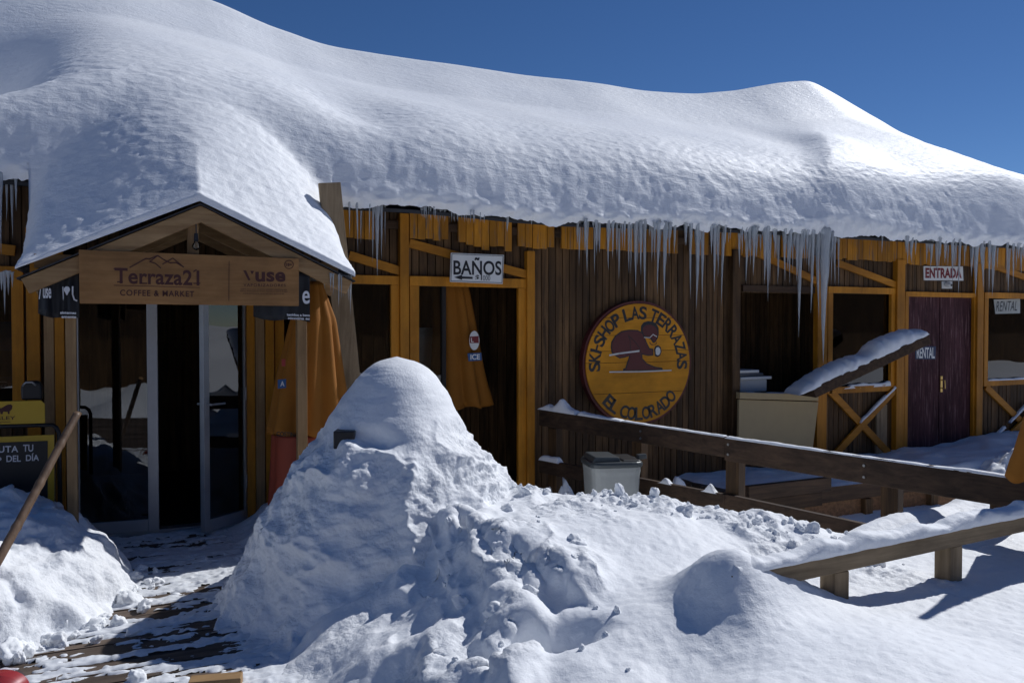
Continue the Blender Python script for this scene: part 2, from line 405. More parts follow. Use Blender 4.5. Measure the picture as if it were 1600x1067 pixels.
# crest of the snow field beside the path, seen from above
CREST = np.array([(1.55, -1.30), (2.07, -2.31), (2.38, -2.56), (2.67, -2.81), (2.94, -3.05), (3.3, -3.43), (3.55, -3.62), (4.2, -3.55), (5.0, -3.4), (7, -3.2), (12, -3.0)])
def field_height(X, Y, detail=True):
    yc = np.interp(X, CREST[:, 0], CREST[:, 1])
    xe = np.interp(Y, [-7.5, -5.2, -4.2, -3.6, -3.1, -2.5, -1.5, -0.6, 0], [0.55, 0.75, 0.68, 0.76, 0.68, 0.62, 0.60, 0.66, 0.75])
    if detail: xe = xe + 0.10*fbm(X*1.1, Y*2.3, 3.1, 4, 11)
    d = X-xe
    H = 0.58*sinterp(d, [0, .15, .4, .75, 1.15, 1.6, 6], [0, .21, .48, .80, 1.0, 1.0, 1.0], 0.04)
    near = sstep(-3.3, -4.6, Y)
    H = H*(1-0.26*sstep(-3.15, -3.9, Y))
    # the plateau sinks towards the right rail, and drops behind its crest into the sunken yard
    H = H - 0.05*sstep(2.4, 3.0, X)*sstep(-2.6, -3.4, Y) + 0.02*sstep(-4.35, -5.2, Y)*sstep(2.2, 2.8, X)
    back = Y-yc
    drop = sstep(0.02, 0.75, back)*sstep(1.5, 2.2, X)
    H = H*(1-drop) + (-0.28)*drop
    # hump over the buried end of the rail, with a scoop on its left
    H = H + 0.20*np.exp(-(((X-2.20)/0.165)**2 + ((Y+4.10)/0.23)**2)**1.05)
    H = H + 0.11*np.exp(-(((X-2.44)/0.24)**2 + ((Y+4.18)/0.13)**2))
    H = H - 0.09*np.exp(-(((X-1.78)/0.22)**2 + ((Y+4.45)/0.25)**2))
    # hollow in the foreground drift
    H = H - 0.11*np.exp(-((((X-1.50)*.9+(Y+3.93)*-.42)/0.20)**2 + (((X-1.50)*.42+(Y+3.93)*.9)/0.11)**2)**1.5)
    # drift along the back of the rail
    H = H + 0.05*np.exp(-(((X-4.0)/0.35)**2 + ((Y+3.45)/0.16)**2)) + 0.04*np.exp(-(((X-5.2)/0.5)**2 + ((Y+3.5)/0.35)**2))
    return H

def churn_amount(X, Y):
    """where the snow has been shovelled (rough) rather than drifted (smooth)"""
    yc = np.interp(X, CREST[:, 0], CREST[:, 1])
    face = sstep(2.05, 1.65, X+0.25*(Y+3.3))            # the face towards the path
    face = face*(1-sstep(-3.62, -3.80, Y+0.10*np.sin(X*5))*sstep(-0.05, 0.12, X-(1.12+0.62*(Y+4.4))))
    top = 0.55*np.exp(-((Y-yc+0.15)/0.42)**2)*sstep(3.6, 3.3, X)*sstep(1.7, 2.1, X)
    return np.clip(np.maximum(face, top), 0, 1)

def lumps(P, seed, amp, scale):
    """rounded broken blocks: cells of a Worley field, two sizes"""
    w1 = worley(P[..., 0]*scale, P[..., 1]*scale, P[..., 2]*scale, seed)
    return amp*np.clip(0.62-w1, 0, 1)

GS = 0.011
def build_field():
    X, Y = smoothgrid(0.45, 7.6, -5.9, -0.02, GS)
    H = field_height(X, Y)
    c = churn_amount(X, Y)
    fc = churn_amount(X, Y)*sstep(2.1, 1.6, X+0.25*(Y+3.3))*sstep(0.85, 1.30, X)
    tq = H*4.6 + 1.25*fbm(X*1.5, Y*1.0, 0.2, 5, 23, 0.5); fl_ = np.floor(tq); fr_ = tq-fl_
    Ht = (fl_+sstep(0.0, 0.24, fr_)*0.9+0.1*fr_)/4.6 - (tq/4.6-H)
    H = H + 0.45*fc*(Ht-H); ledge = fc*np.exp(-((fr_-0.27)/0.10)**2)
    P = np.stack([X, Y, H], -1)
    H = H + c*0.035*(billow(X*2.2, Y*1.6, 0.3, 3, 21)-0.35) + 0.012*fbm(X*1.6, Y*1.6, 0.7, 3, 31)
    P[..., 2] = H
    N = grid_normals(P)
    dd_ = X-np.interp(Y, [-7.5, -5.2, -4.2, -3.6, -3.1, -2.5, -1.5, -0.6, 0], [0.55, 0.75, 0.68, 0.76, 0.68, 0.62, 0.60, 0.66, 0.75])
    q1, q2 = P[..., 0]*0.88-P[..., 1]*0.47, P[..., 0]*0.47+P[..., 1]*0.88
    rid = np.abs(fbm(q1*1.7, q2*1.0, P[..., 2]*1.7, 4, 40, 0.42)); crest = np.exp(-(rid/0.075)**2)
    sp2 = sstep(0.0, 0.3, fbm(X*2.9, Y*2.9, 0.9, 2, 47))
    rough = c*sstep(0.0, 0.4, dd_)*(0.15*(0.34-np.clip(rid, 0, 0.7)) + (0.7*crest+0.15*sp2)*(lumps(P, 41, 0.040, 7) + lumps(P, 42, 0.026, 15) + lumps(P, 43, 0.014, 32))
               + (0.25+crest)*0.012*fbm(P[..., 0]*8, P[..., 1]*8, P[..., 2]*8, 5, 51, 0.65))
    rub = sstep(0.12, 0.45, fbm(X*1.9, Y*1.9, 5.5, 2, 77)+0.25)*np.exp(-((Y-np.interp(X, CREST[:, 0], CREST[:, 1])+0.30)/0.55)**2)*sstep(3.6, 3.3, X)*sstep(1.5, 1.9, X)
    rough = rough + rub*(lumps(P, 44, 0.03, 8)+lumps(P, 45, 0.035, 16)+lumps(P, 48, 0.022, 30)+0.02*fbm(X*5, Y*5, .4, 5, 49, .6))
    fine = 0.0035*fbm(P[..., 0]*22, P[..., 1]*22, P[..., 2]*22, 3, 61)
    dent = (1-c)*0.006*billow(X*5, Y*5, 0.2, 3, 63)
    P = P + N*(rough+fine+dent)[..., None]
    V = P.reshape(-1, 3); F = grid_faces(*X.shape)
    o = np_mesh('snow_ground', V, F, M['snow_smooth']); structure(o); set_attr(o, 'crumble', np.clip(c*(0.15+0.85*crest+0.5*sp2)+0.9*np.clip(rub, 0, 1), 0, 1)); return o, P
field, FIELD_P = build_field()

# the far snow sheet, reaching the horizon, with rising slopes behind the camera
def build_far():
    xs = np.concatenate([-np.geomspace(900, 6.0, 60), np.linspace(-5.5, 12.5, 73), np.geomspace(13, 900, 60)])
    ys = np.concatenate([-np.geomspace(900, 7.6, 70)+0.0, np.linspace(-7.4, 0.0, 30), np.geomspace(0.5, 900, 50)])
    X, Y = np.meshgrid(xs, ys, indexing='ij')
    r = np.sqrt(X**2+(Y+4)**2)
    H = -0.75 + 0.0*X
    H = H + 0.9*sstep(4.5, 9, -Y)*(0.55+0.45*fbm(X*0.35, Y*0.35, 0.1, 3, 5))
    H = H + 70*sstep(40, 420, -Y)*(0.5+0.6*fbm(X*0.006, Y*0.006, 2.2, 4, 8))
    H = H + 1.2*np.exp(-((Y+10.5)/1.3)**2)*(0.6+0.5*fbm(X*0.7, Y*0.7, 1.1, 3, 6))*sstep(6, 3, np.abs(X-1.5)) 
    inner = (X > 0.4) & (X < 7.8) & (Y > -6.1) & (Y < 0.2)
    H = np.where(inner, -0.8, H)
    o = np_mesh('snow_plain', np.stack([X, Y, H], -1).reshape(-1, 3), grid_faces(*X.shape), M['hill']); structure(o)
build_far()

# wooden terrace
mb = MB(); y = -8.4
while y < 0.05:
    x = -7.0
    while x < 1.6:
        L = random.uniform(2.4, 3.6); x1 = min(x+L, 1.7)
        mb.box(x, x1-0.006, y, y+0.115, -0.04, random.uniform(-0.003, 0.002)); x += L
    y += 0.125
deck = structure(mb.build('deck', M['deck'])) if not SUN is None else None
structure(MB().box(-7.0, 1.72, -8.5, 0.06, -0.70, -0.06).build('deck_base', M['dark']))

def build_scraped():
    X, Y = smoothgrid(-2.6, 1.35, -4.6, -0.02, 0.0085)
    n = fbm(X*1.7, Y*8.0, 0.5, 5, 91, 0.62) + 0.35*fbm(X*9, Y*12, 0.2, 3, 95)
    thr = -0.06 - 0.16*sstep(-1.9, -1.1, Y) - 0.12*sstep(-2.0, -2.6, Y) - 0.45*np.exp(-((X-0.75)/0.35)**2) - 0.5*sstep(0.15, -0.5, X-np.interp(Y, EDGE_L[0], EDGE_L[1]))
    g = np.abs(((Y+8.4) % 0.125)/0.125-0.96); g = np.minimum(g, 1-g)
    gap = np.exp(-(g/0.075)**2)
    h = (n-thr)
    z = np.where(h > 0, 0.018*np.sqrt(np.clip(h, 0, 1)), -0.03*np.clip(-h*4, 0, 1)) + 0.006*fbm(X*16, Y*16, 0, 3, 97)*(h > 0) - 0.055*gap*(0.15+0.85*sstep(-.30, .10, fbm(X*2.6, Y*4, 0.4, 4, 99)))*(1-0.6*sstep(-1.5, -0.9, Y))
    z = z + 0.045*np.clip(lumps(np.stack([X, Y, 0*X], -1), 98, 1.0, 14)-0.28, 0, 1)*(h > 0.15)
    P = np.stack([X, Y, z], -1)
    mask = z > -0.020
    V, F = compact(P.reshape(-1, 3), grid_faces(*X.shape, mask))
    o = np_mesh('scraped_snow', V, F, M['slush'])
    tag(o, 'thin streaks of trodden snow left on the deck boards', 'snow', kind='stuff')
EDGE_L = ([-3.4, -3.0, -2.6, -2.27, -2.03, -1.75, -1.45, -1.2, -0.8, -0.45, 0], [-2.8, -2.0, -1.15, -0.60, -0.26, -0.10, 0.02, 0.0, -0.14, -0.26, -0.3])
build_scraped()

# shovelled bank left of the path
def build_left_bank():
    X, Y = smoothgrid(-4.2, 0.3, -3.4, -0.28, 0.0125)
    xe = np.interp(Y, EDGE_L[0], EDGE_L[1]) + 0.07*fbm(X*1.5, Y*3, 0.2, 3, 111)
    d = (xe-X)*0.80
    H = 0.66*(1-np.exp(-np.clip(d, -0.3, 9)/0.26)) - 0.02
    H = H*(0.92+0.25*fbm(X*0.9, Y*0.9, 0.3, 3, 113)) - 0.22*sstep(-0.62, -0.3, Y)
    H = H + 0.10*(billow(X*2.0, Y*2.0, 0.3, 3, 115)-0.4)*sstep(0, 0.2, d)
    P = np.stack([X, Y, H], -1); N = grid_normals(P)
    k = sstep(-0.06, 0.06, d)
    disp = k*(lumps(P, 121, 0.09, 3.6) + (0.4+0.9*sstep(0, .3, fbm(X*2, Y*2, .3, 2, 120)))*(lumps(P, 122, 0.055, 8.5) + lumps(P, 123, 0.028, 18)) + 0.035*fbm(P[..., 0]*4, P[..., 1]*4, P[..., 2]*4, 5, 125, .55)-0.015)
    P = P + N*disp[..., None]
    mask = H > -0.12
    kk = np.clip(0.5+0.8*fbm(X*2.1, Y*2.1, .5, 3, 127), 0.1, 1); V, F = compact(np.concatenate([P, kk[..., None]], -1).reshape(-1, 4), grid_faces(*X.shape, mask))
    o = np_mesh('snow_bank', V[:, :3], F, M['snow']); set_attr(o, 'crumble', V[:, 3]); tag(o, 'shovelled bank of broken snow left of the path, bamboo pole stuck in it', 'snow bank')
    return P
BANK_P = build_left_bank()

# tall heap in front of the doorway
def build_mound():
    zt = [-0.08, .032, .232, .432, .592, .752, .912, 1.072, 1.232, 1.332, 1.385, 1.412]
    rl = [1.12, .98, .87, .79, .70, .57, .46, .37, .27, .185, .10, .0]
    rr = [1.35, 1.25, 1.05, .84, .69, .56, .47, .37, .28, .195, .11, .0]
    rf = [1.36, 1.12, .97, .89, .82, .73, .59, .43, .32, .215, .12, .0]
    rb = [1.0, .95, .85, .72, .62, .54, .45, .37, .27, .18, .10, .0]
    n, k = 520, 360
    s = np.linspace(0, 1, k); L = np.cumsum([0]+[math.hypot(zt[i+1]-zt[i], rl[i+1]-rl[i]) for i in range(len(zt)-1)]); L /= L[-1]
    zz = sinterp(s, L, zt, 0.02); zz[-1] = zt[-1]
    tabs = [sinterp(s, L, t, 0.02) for t in (rr, rb, rl, rf)]
    for t in tabs: t[-1] = 0.0005
    ph = np.linspace(0, 2*math.pi, n+1)
    c, sn = np.cos(ph), np.sin(ph)
    wt = [np.clip(c, 0, 1)**2, np.clip(sn, 0, 1)**2, np.clip(-c, 0, 1)**2, np.clip(-sn, 0, 1)**2]
    rad = sum(t[:, None]*w[None, :] for t, w in zip(tabs, wt))
    vd = Vector((FWD.x, FWD.y, 0)).normalized()
    lx, ly = rad*c[None, :], rad*sn[None, :]
    ax = 1.455; ay = -1.93
    X = ax + lx*RGT.x + ly*vd.x; Y = ay + lx*RGT.y + ly*vd.y; Z = np.repeat(zz[:, None], n+1, 1)
    P = np.stack([X, Y, Z], -1); N = grid_normals(P)
    out = np.stack([X-ax, Y-ay, 0.3+0*X], -1); N = N*np.sign((N*out).sum(-1, keepdims=True))
    N[-2:] = (0, 0, 1)
    low = sstep(1.12, 0.75, Z + 0.15*fbm(X*2, Y*2, Z*2, 2, 140))
    side = np.clip(wt[0]+wt[3], 0, 1)[None, :]
    sp = sstep(-0.05, 0.35, fbm(X*1.9, Y*1.9, Z*1.9, 2, 130)); sp2 = sstep(-0.05, 0.3, fbm(X*3.1, Y*3.1, Z*3.1, 2, 129))
    va, vb = X*0.88-Y*0.47, X*0.47+Y*0.88
    rid = np.abs(fbm(va*1.9, vb*1.3, Z*2.3, 4, 131, 0.45)); crest = np.exp(-(rid/0.075)**2)
    rgt_ = np.clip(wt[0]*1.0, 0, 1)[None, :]*sstep(0.15, 0.4, Z)
    d = low*(0.13*(0.30-np.clip(rid, 0, 0.7)) + (0.8*crest+0.9*rgt_)*(sp*lumps(P, 132, 0.05, 8) + sp2*lumps(P, 133, 0.032, 16) + lumps(P, 134, 0.016, 34)))
    d = d + low*0.016*fbm(X*5, Y*5, Z*6, 5, 135, 0.6)
    d = d + (1-low)*(0.004*fbm(X*4, Y*4, Z*14, 3, 137)) + 0.016*fbm(X*2.3, Y*2.3, Z*2.3, 3, 138)
    # gouge under the cap on the right, notch with a hole on the left
    q = W(668, 640, -2.2)
    d = d - 0.05*np.exp(-(((X-1.95)/0.16)**2 + ((Z-0.88+0.35*(X-1.95))/0.05)**2))*(Y < -1.9)
    d = d - 0.10*np.exp(-(((X-1.17)/0.10)**2 + ((Z-0.97)/0.045)**2))*(Y < -1.5)
    P = P + N*d[..., None]; P[:, -1] = P[:, 0]
    o = np_mesh('snow_mound', P.reshape(-1, 3), grid_faces(k, n+1), M['snow']); set_attr(o, 'crumble', np.clip(low*(0.55+0.7*fbm(X*2.5, Y*2.5, Z*2.5, 3, 139)), 0.04, 1))
    tag(o, 'tall dome-topped heap of shovelled snow standing in front of the doorways', 'snow mound')
build_mound()

# ------------------------------------------------------------------ roof snow
RPX = [(-300, -150), (0, -95), (200, -45), (345, 0), (420, 38), (500, 65), (600, 86), (700, 100), (800, 114), (900, 126), (1000, 140), (1090, 147), (1150, 141), (1215, 128), (1265, 123), (1300, 143), (1350, 173), (1400, 201), (1500, 247), (1600, 293), (1700, 345)]
RW = [W(a, b, 3.2) for a, b in RPX]; RX = [p.x for p in RW]; RZ = [p.z for p in RW]
EPX = [(-250, 255), (20, 275), (560, 318), (650, 322), (760, 332), (850, 343), (1000, 348), (1100, 352), (1300, 363), (1600, 382), (1800, 390)]
EW = [W(a, b, -0.42) for a, b in EPX]; EX = [p.x for p in EW]; EZ = [p.z for p in EW]
PX0, PX1, PXC, PYF = -0.68, 1.40, 0.367, -1.14
def build_roof_snow():
    xs = np.concatenate([np.arange(-3.6, 9.0, 0.0155), np.arange(9.0, 20, 0.04)])
    ys = np.concatenate([np.arange(PYF, 3.0, 0.0155), np.arange(3.0, 7.0, 0.05)])
    X, Y = np.meshgrid(xs, ys, indexing='ij')
    ez = np.interp(X, EX, EZ); rz = sinterp(X, RX, RZ, 0.10)
    p = sinterp(Y, [-.42, -.36, -.28, -.17, -.03, .2, .5, 1.0, 1.6, 2.3, 2.9, 3.2, 3.4, 4.0, 7.0], [.02, .095, .172, .248, .308, .368, .422, .505, .60, .725, .90, 1.0, .985, .8, -.25], 0.035)
    zm = ez + (rz-ez)*p
    lip = np.clip((Y+0.42)/0.14, 0, 1)
    zm = zm - 0.03*(1-np.sqrt(lip*(2-lip)))
    # diagonal spur running down from the peak to the eave
    a = np.array((10.1, 3.2)); b = np.array((6.85, -.42)); ab = b-a; L = np.linalg.norm(ab); ab /= L
    s = (X-a[0])*ab[0]+(Y-a[1])*ab[1]; q = (X-a[0])*(-ab[1])+(Y-a[1])*ab[0]
    spur = np.where(q > 0, np.exp(-(q/0.60)**2), np.exp(-(q/(0.24+0.35*sstep(3.4, 1.2, s)))**2))
    zm = zm + 0.25*spur*sstep(0.8, 4.6, s)*(0.4+0.6*sstep(0, 2.5, L-s))
    # valleys beside the porch roof
    zm = zm - 0.14*np.exp(-((X-1.85)/0.42)**2)*sstep(1.6, 0.2, Y)*sstep(-.42, .3, Y) - 1.15*np.exp(-((X+1.62)/0.85)**2)*sstep(3.0, 1.2, Y)*sstep(-.42, .3, Y)
    zm = np.maximum(zm, ez-0.02+(Y+0.4)/3.6*1.2+0.05)
    # snow over the porch gable
    zc = sinterp(Y, [-1.14, -1.0, -.6, -.2, .3, .9, 1.5, 2.2, 3.2], [2.44, 2.60, 3.00, 3.34, 3.68, 3.98, 4.20, 4.42, 4.7], 0.05)
    zs = sinterp(Y, [-1.14, -1.0, -.6, -.2, .3, .9, 1.5, 2.2, 3.2], [1.95, 2.05, 2.38, 2.76, 3.14, 3.52, 3.84, 4.1, 4.3], 0.05)
    r = np.abs(X-PXC)/1.03; pw = 1.0+1.1*sstep(-1.12, -0.2, Y)
    zp = zc - (zc-zs)*np.where(r < 1, r**pw, 1+2.2*(r-1))
    edge = np.clip((1.03-np.abs(X-PXC))/0.12, 0, 1); zp = zp - 0.16*(1-np.sqrt(edge*(2-edge)))*sstep(-1.1, -0.8, Y)
    k = 0.10; h = np.clip(0.5+0.5*(zp-zm)/k, 0, 1)
    z = zm*(1-h)+zp*h+k*h*(1-h)
    inp = (X > PX0) & (X < PX1)
    porch_only = Y < -0.42
    z = np.where(porch_only, zp, np.where(inp, z, np.maximum(zm, np.where(np.abs(X-PXC) < 1.7, z, zm))))
    mask = (~porch_only) | inp
    slope = sstep(2.0, 0.2, Y)
    z = z + 0.030*fbm(X*0.7, Y*0.7, 0.3, 2, 201)
    P = np.stack([X, Y, z], -1); N = grid_normals(P)
    rip = 0.0030*fbm(X*5, Y*7, z*7, 2, 203)*(0.12+0.88*slope) + 0.0060*fbm(X*9, Y*21, z*21, 3, 205)*(0.05+0.95*slope)
    near = np.exp(-((Y+0.40)/0.16)**2)*(~inp)
    rip = rip + near*(0.014*fbm(X*2.4, Y*3, z*3, 4, 207) + 0.08*sstep(0.05, .35, fbm(X*1.1, 0*Y, 0.3, 2, 208))*lumps(P, 209, 0.045, 9))
    D = N*rip[..., None]
    fr = (Y < PYF+0.03)
    D[fr] *= 0.15
    P = P + D
    V = P.reshape(-1, 3); F = grid_faces(*X.shape, mask)
    # close the rim down to the roof boards
    e = np.concatenate([F[:, [0, 1]], F[:, [1, 2]], F[:, [2, 3]], F[:, [3, 0]]]); key = np.sort(e, 1); kk = key[:, 0].astype(np.int64)*len(V)+key[:, 1]
    u, ix, cnt = np.unique(kk, return_index=True, return_counts=True); be = e[ix[cnt == 1]]
    vid = np.unique(be); low = V[vid].copy()
    pm = (np.stack([X, Y], -1).reshape(-1, 2)[vid][:, 1] < -0.425)
    gable = 2.39 - 0.470*np.abs(low[:, 0]-PXC)/1.03 + 0.02
    main_low = np.interp(low[:, 0], EX, EZ) - 0.025 + 0.045*fbm(low[:, 0]*3.2, 0.3+0*low[:, 0], 0.2+0*low[:, 0], 5, 211, 0.6) + 0.05*np.exp(-((low[:, 0]-fx(655, -.4))/0.22)**2)
    low[:, 2] = np.where(pm, np.minimum(low[:, 2]-0.005, gable), np.minimum(main_low, low[:, 2]-0.02))
    low[:, 1] = np.where(pm, low[:, 1], low[:, 1]+0.035*(low[:, 1] < 0))
    allv, allf = [V], [F]; prev = np.arange(len(V)); base = len(V); NR = 6
    for j in range(1, NR+1):
        t = j/NR; row = V[vid]*(1-t)+low*t
        w = (np.sin(math.pi*min(t, .85)))*np.where(pm, 0.15, 1.0)*(row[:, 1] < 0)
        row[:, 1] -= w*(0.016+0.030*fbm(row[:, 0]*9, row[:, 2]*14, 0.2+0*row[:, 0], 4, 221)+0.03*np.clip(fbm(row[:, 0]*2.3, row[:, 2]*3, 0.7+0*row[:, 0], 3, 222), 0, 1))
        m = prev*0; m[vid] = np.arange(len(vid))+base; base += len(vid)
        allf.append(np.stack([prev[be[:, 1]], prev[be[:, 0]], m[be[:, 0]], m[be[:, 1]]], -1)); allv.append(row); prev = m
    V, F = compact(np.concatenate(allv), np.concatenate(allf))
    o = np_mesh('roof_snow', V, F, M['snow_roof'])
    tag(o, 'deep wind-smoothed snow blanket covering the lodge and porch roofs', 'roof snow')
build_roof_snow()

# ------------------------------------------------------------------ the lodge
lodge = thing('ski_lodge', (4.0, 0.0, 0.0), 'long timber ski lodge with brown plank walls and ochre painted frames', 'building')
def planks(mb, x0, x1, z0, z1, Y, pitch=0.074, depth=0.025, gap=0.009):
    n = max(1, round((x1-x0)/pitch)); w = (x1-x0)/n
    for i in range(n):
        d = random.uniform(-0.003, 0.003)
        mb.box(x0+i*w+gap/2, x0+(i+1)*w-gap/2, Y+d, Y+depth, z0, z1)
    mb.box(x0, x1, Y+depth+0.004, Y+depth+0.03, z0, z1)
    return mb
def wall(x0, x1, z0, z1, Y=0.0, name='wall', mat='brown'):
    return planks(MB(), x0, x1, z0, z1, Y).build(name, M[mat], lodge)
TOP = 2.60
def zat(px, py, Y=0.0): return W(px, py, Y).z
X_door0, X_door1 = fx(118), fx(385)
X_w1a, X_w1b = fx(430), fx(609)
X_b0, X_b1 = fx(655), fx(813)
X_e0, X_e1 = fx(838), fx(1156)
X_f1 = fx(1276)
X_w2a, X_w2b = fx(1296), fx(1392)
X_p0, X_p1 = fx(1418), fx(1526)
X_w3a, X_w3b = fx(1539), fx(1650)
Z_head = zat(740, 447)                 # door head height
Z_wh = zat(1340, 457); Z_ws = zat(1345, 603)
Z_head2 = zat(1470, 464)
# plank walls
wall(-4.2, fx(-60), 0.05, TOP); wall(fx(-60), fx(36), 0.05, 0.95); wall(fx(-60), fx(36), 2.02, TOP)
wall(fx(36), X_door0, 0.05, TOP); wall(X_door0, X_door1, 2.08, TOP); wall(X_door1, X_w1a, 0.05, TOP)
wall(X_w1a, X_w1b, 0.05, 0.75); wall(X_w1a, X_w1b, zat(520, 436), TOP); wall(X_w1b, X_b0, 0.05, TOP)
wall(X_b0, X_b1, Z_head, TOP); wall(X_b1, X_e1, -0.6, TOP)
zc0 = zat(1215, 620)
wall(X_e1, X_f1, zat(1215, 458), TOP)
wall(X_e1, X_f1, -0.6, zc0)
wall(X_f1, X_w2a, -0.1, TOP); wall(X_w2a, X_w2b, Z_wh, TOP); wall(X_w2a, X_w2b, -0.1, Z_ws); wall(X_w2b, X_p0, -0.1, TOP)
wall(X_p0, X_p1, Z_head2, TOP); wall(X_p1, X_w3a, -0.1, TOP); wall(X_w3a, X_w3b, Z_wh, TOP); wall(X_w3a, X_w3b, -0.1, Z_ws); wall(X_w3b, 16.0, -0.1, TOP)
# recess behind the serving hatch
planks(MB(), X_e1-0.2, X_f1+0.9, 0.3, 2.5, 0.85).build('recess_wall', M['brown'], lodge)
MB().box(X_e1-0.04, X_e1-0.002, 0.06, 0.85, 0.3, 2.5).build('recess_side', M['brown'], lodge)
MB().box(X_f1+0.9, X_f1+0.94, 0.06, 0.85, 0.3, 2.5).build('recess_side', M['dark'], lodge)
MB().box(X_e1-0.2, X_f1+0.9, 0.06, 0.85, zc0-0.05, zc0-0.005).build('hatch_counter', M['brown_beam'], lodge)
# shell and floor
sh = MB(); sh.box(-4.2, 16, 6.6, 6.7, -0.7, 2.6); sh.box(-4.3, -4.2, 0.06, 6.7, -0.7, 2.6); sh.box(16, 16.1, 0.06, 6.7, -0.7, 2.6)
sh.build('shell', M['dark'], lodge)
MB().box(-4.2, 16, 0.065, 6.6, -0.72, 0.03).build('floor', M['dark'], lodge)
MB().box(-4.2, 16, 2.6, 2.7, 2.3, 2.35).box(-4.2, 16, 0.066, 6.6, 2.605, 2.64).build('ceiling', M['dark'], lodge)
planks(MB(), -4.2, 16, 0.03, 2.6, 2.6, 0.15).build('partition', M['brown'], lodge)
# roof boards
rf = MB(); th = 0.03
for (xa, xb) in [(-3.5, 16.5)]:
    n = 40
    for i in range(n):
        u0, u1 = xa+(xb-xa)*i/n, xa+(xb-xa)*(i+1)/n
        z0, z1 = np.interp(u0, EX, EZ)-0.02, np.interp(u1, EX, EZ)-0.02
        rf.add([(u0, -.35, z0-th), (u1, -.35, z1-th), (u1, -.35, z1), (u0, -.35, z0), (u0, 3.2, z0+1.2), (u1, 3.2, z1+1.2), (u1, 3.2, z1+1.25), (u0, 3.2, z0+1.25)],
               [(0,1,2,3), (0,4,5,1), (3,2,6,7)] + ([(0,3,7,4)] if i == 0 else []) + ([(1,5,6,2)] if i == n-1 else []))
    rf.add([(xa, 3.2, 3.7), (xb, 3.2, 3.9), (xb, 6.9, 2.5), (xa, 6.9, 2.5)], [(0,1,2,3)])
rf.build('roof', M['tin'], lodge)

# ochre posts
def post_px(px0, px1, z0, z1, Y0=-0.075, mat='yellow'):
    return MB().box(fx(px0, Y0), fx(px1, Y0), Y0, -0.004, z0, z1).build('post', M[mat], lodge, bevel=0.004)
ZB = zat(740, 372, -0.09)
for a, b, z0, z1, m in [(85, 100, 0.05, 2.3, 'yellow'), (68, 84, 0.05, 2.3, 'lumber'), (41, 62, 0.05, 2.3, 'yellow'), (385.5, 398, 0.03, 2.3, 'yellow'), (399, 413, 0.03, 2.3, 'lumber'),
                     (414.5, 428, 0.03, 2.3, 'yellow'), (625.5, 639.5, 0.0, zat(632, 333, -.09), 'yellow'), (824, 836, -0.1, zat(830, 392, -.09), 'yellow'),
                     (1145, 1157, -0.6, ZB+0.02, 'brown'), (1278, 1293, -0.1, ZB, 'yellow'), (1402, 1414, -0.05, ZB, 'yellow'), (1527.5, 1537, -0.05, ZB, 'yellow'), (1660, 1672, -0.05, ZB, 'yellow')]:
    post_px(a, b, z0, z1, mat=m)

# frames built from four ochre boards
def frame_px(name, px0, px1, z0, z1, w=0.075, Y0=-0.045, sill=True, parent=None, mat='yellow'):
    x0, x1 = fx(px0, Y0), fx(px1, Y0); mb = MB()
    mb.box(x0, x0+w, Y0, -0.003, z0, z1-w); mb.box(x1-w, x1, Y0, -0.003, z0, z1-w); mb.box(x0, x1, Y0-0.003, -0.003, z1-w+0.001, z1)
    if sill: mb.box(x0+w+0.001, x1-w-0.001, Y0+0.002, -0.003, z0, z0+w)
    return mb.build(name, M[mat], parent or lodge, bevel=0.003), x0+w, x1-w
def window(px0, px1, z0, z1, Yg=0.012, sill=True):
    f, xa, xb = frame_px('window', px0, px1, z0, z1, sill=sill)
    za = z0+(0.075 if sill else 0)
    MB().box(xa-0.01, xb+0.01, Yg, Yg+0.006, za, z1-0.07).build('pane', M['glass'], f)
    return f
window(-62, 37, 0.95, 2.02)
window(429, 624.5, 0.72, zat(590, 431))
window(1294, 1400, Z_ws-0.07, Z_wh+0.06)
window(1538.5, 1655, Z_ws-0.07, Z_wh+0.04)
# washroom doorway
dw, xa, xb = frame_px('door_frame', 640.5, 823, 0.0, zat(730, 434), w=0.085, sill=False)
MB().box(fx(655), fx(691), 0.02, 0.028, 0.05, Z_head).build('side_light', M['glass'], lodge)
MB().box(fx(691), fx(697), 0.0, 0.06, 0.05, Z_head).build('side_light_post', M['dark'], lodge)
MB().box(fx(655, 0.6), fx(700, 0.6), 0.62, 0.66, 0.05, zat(672, 512, 0.6)).build('inner_door', M['offwhite'], lodge)
planks(MB(), fx(690, 1.1), fx(860, 1.1), 0.03, 2.5, 1.1, 0.11).build('hall_wall', M['brown'], lodge)
# rental double door
frame_px('door_frame', 1414.5, 1527, -0.02, Z_head2+0.055, w=0.06, sill=False)
xm = fx(1469)
for a, b in ((X_p0-0.01, xm-0.012), (xm+0.004, X_p1+0.01)):
    d = MB().box(a, b, 0.004, 0.05, -0.02, Z_head2+0.01).build('door_leaf', M['purple'], lodge)
    if b > xm:
        h = MB(); zz = zat(1472, 600)
        h.box(xm+0.012, xm+0.05, -0.006, 0.004, zz-0.10, zz+0.10)
        h.tube([(xm+0.03, -0.006, zz+0.05), (xm+0.03, -0.05, zz+0.05), (xm+0.03, -0.055, zz-0.05), (xm+0.03, -0.006, zz-0.05)], 0.008, 8)
        h.build('handle', M['brass'], d, bevel=0.002)
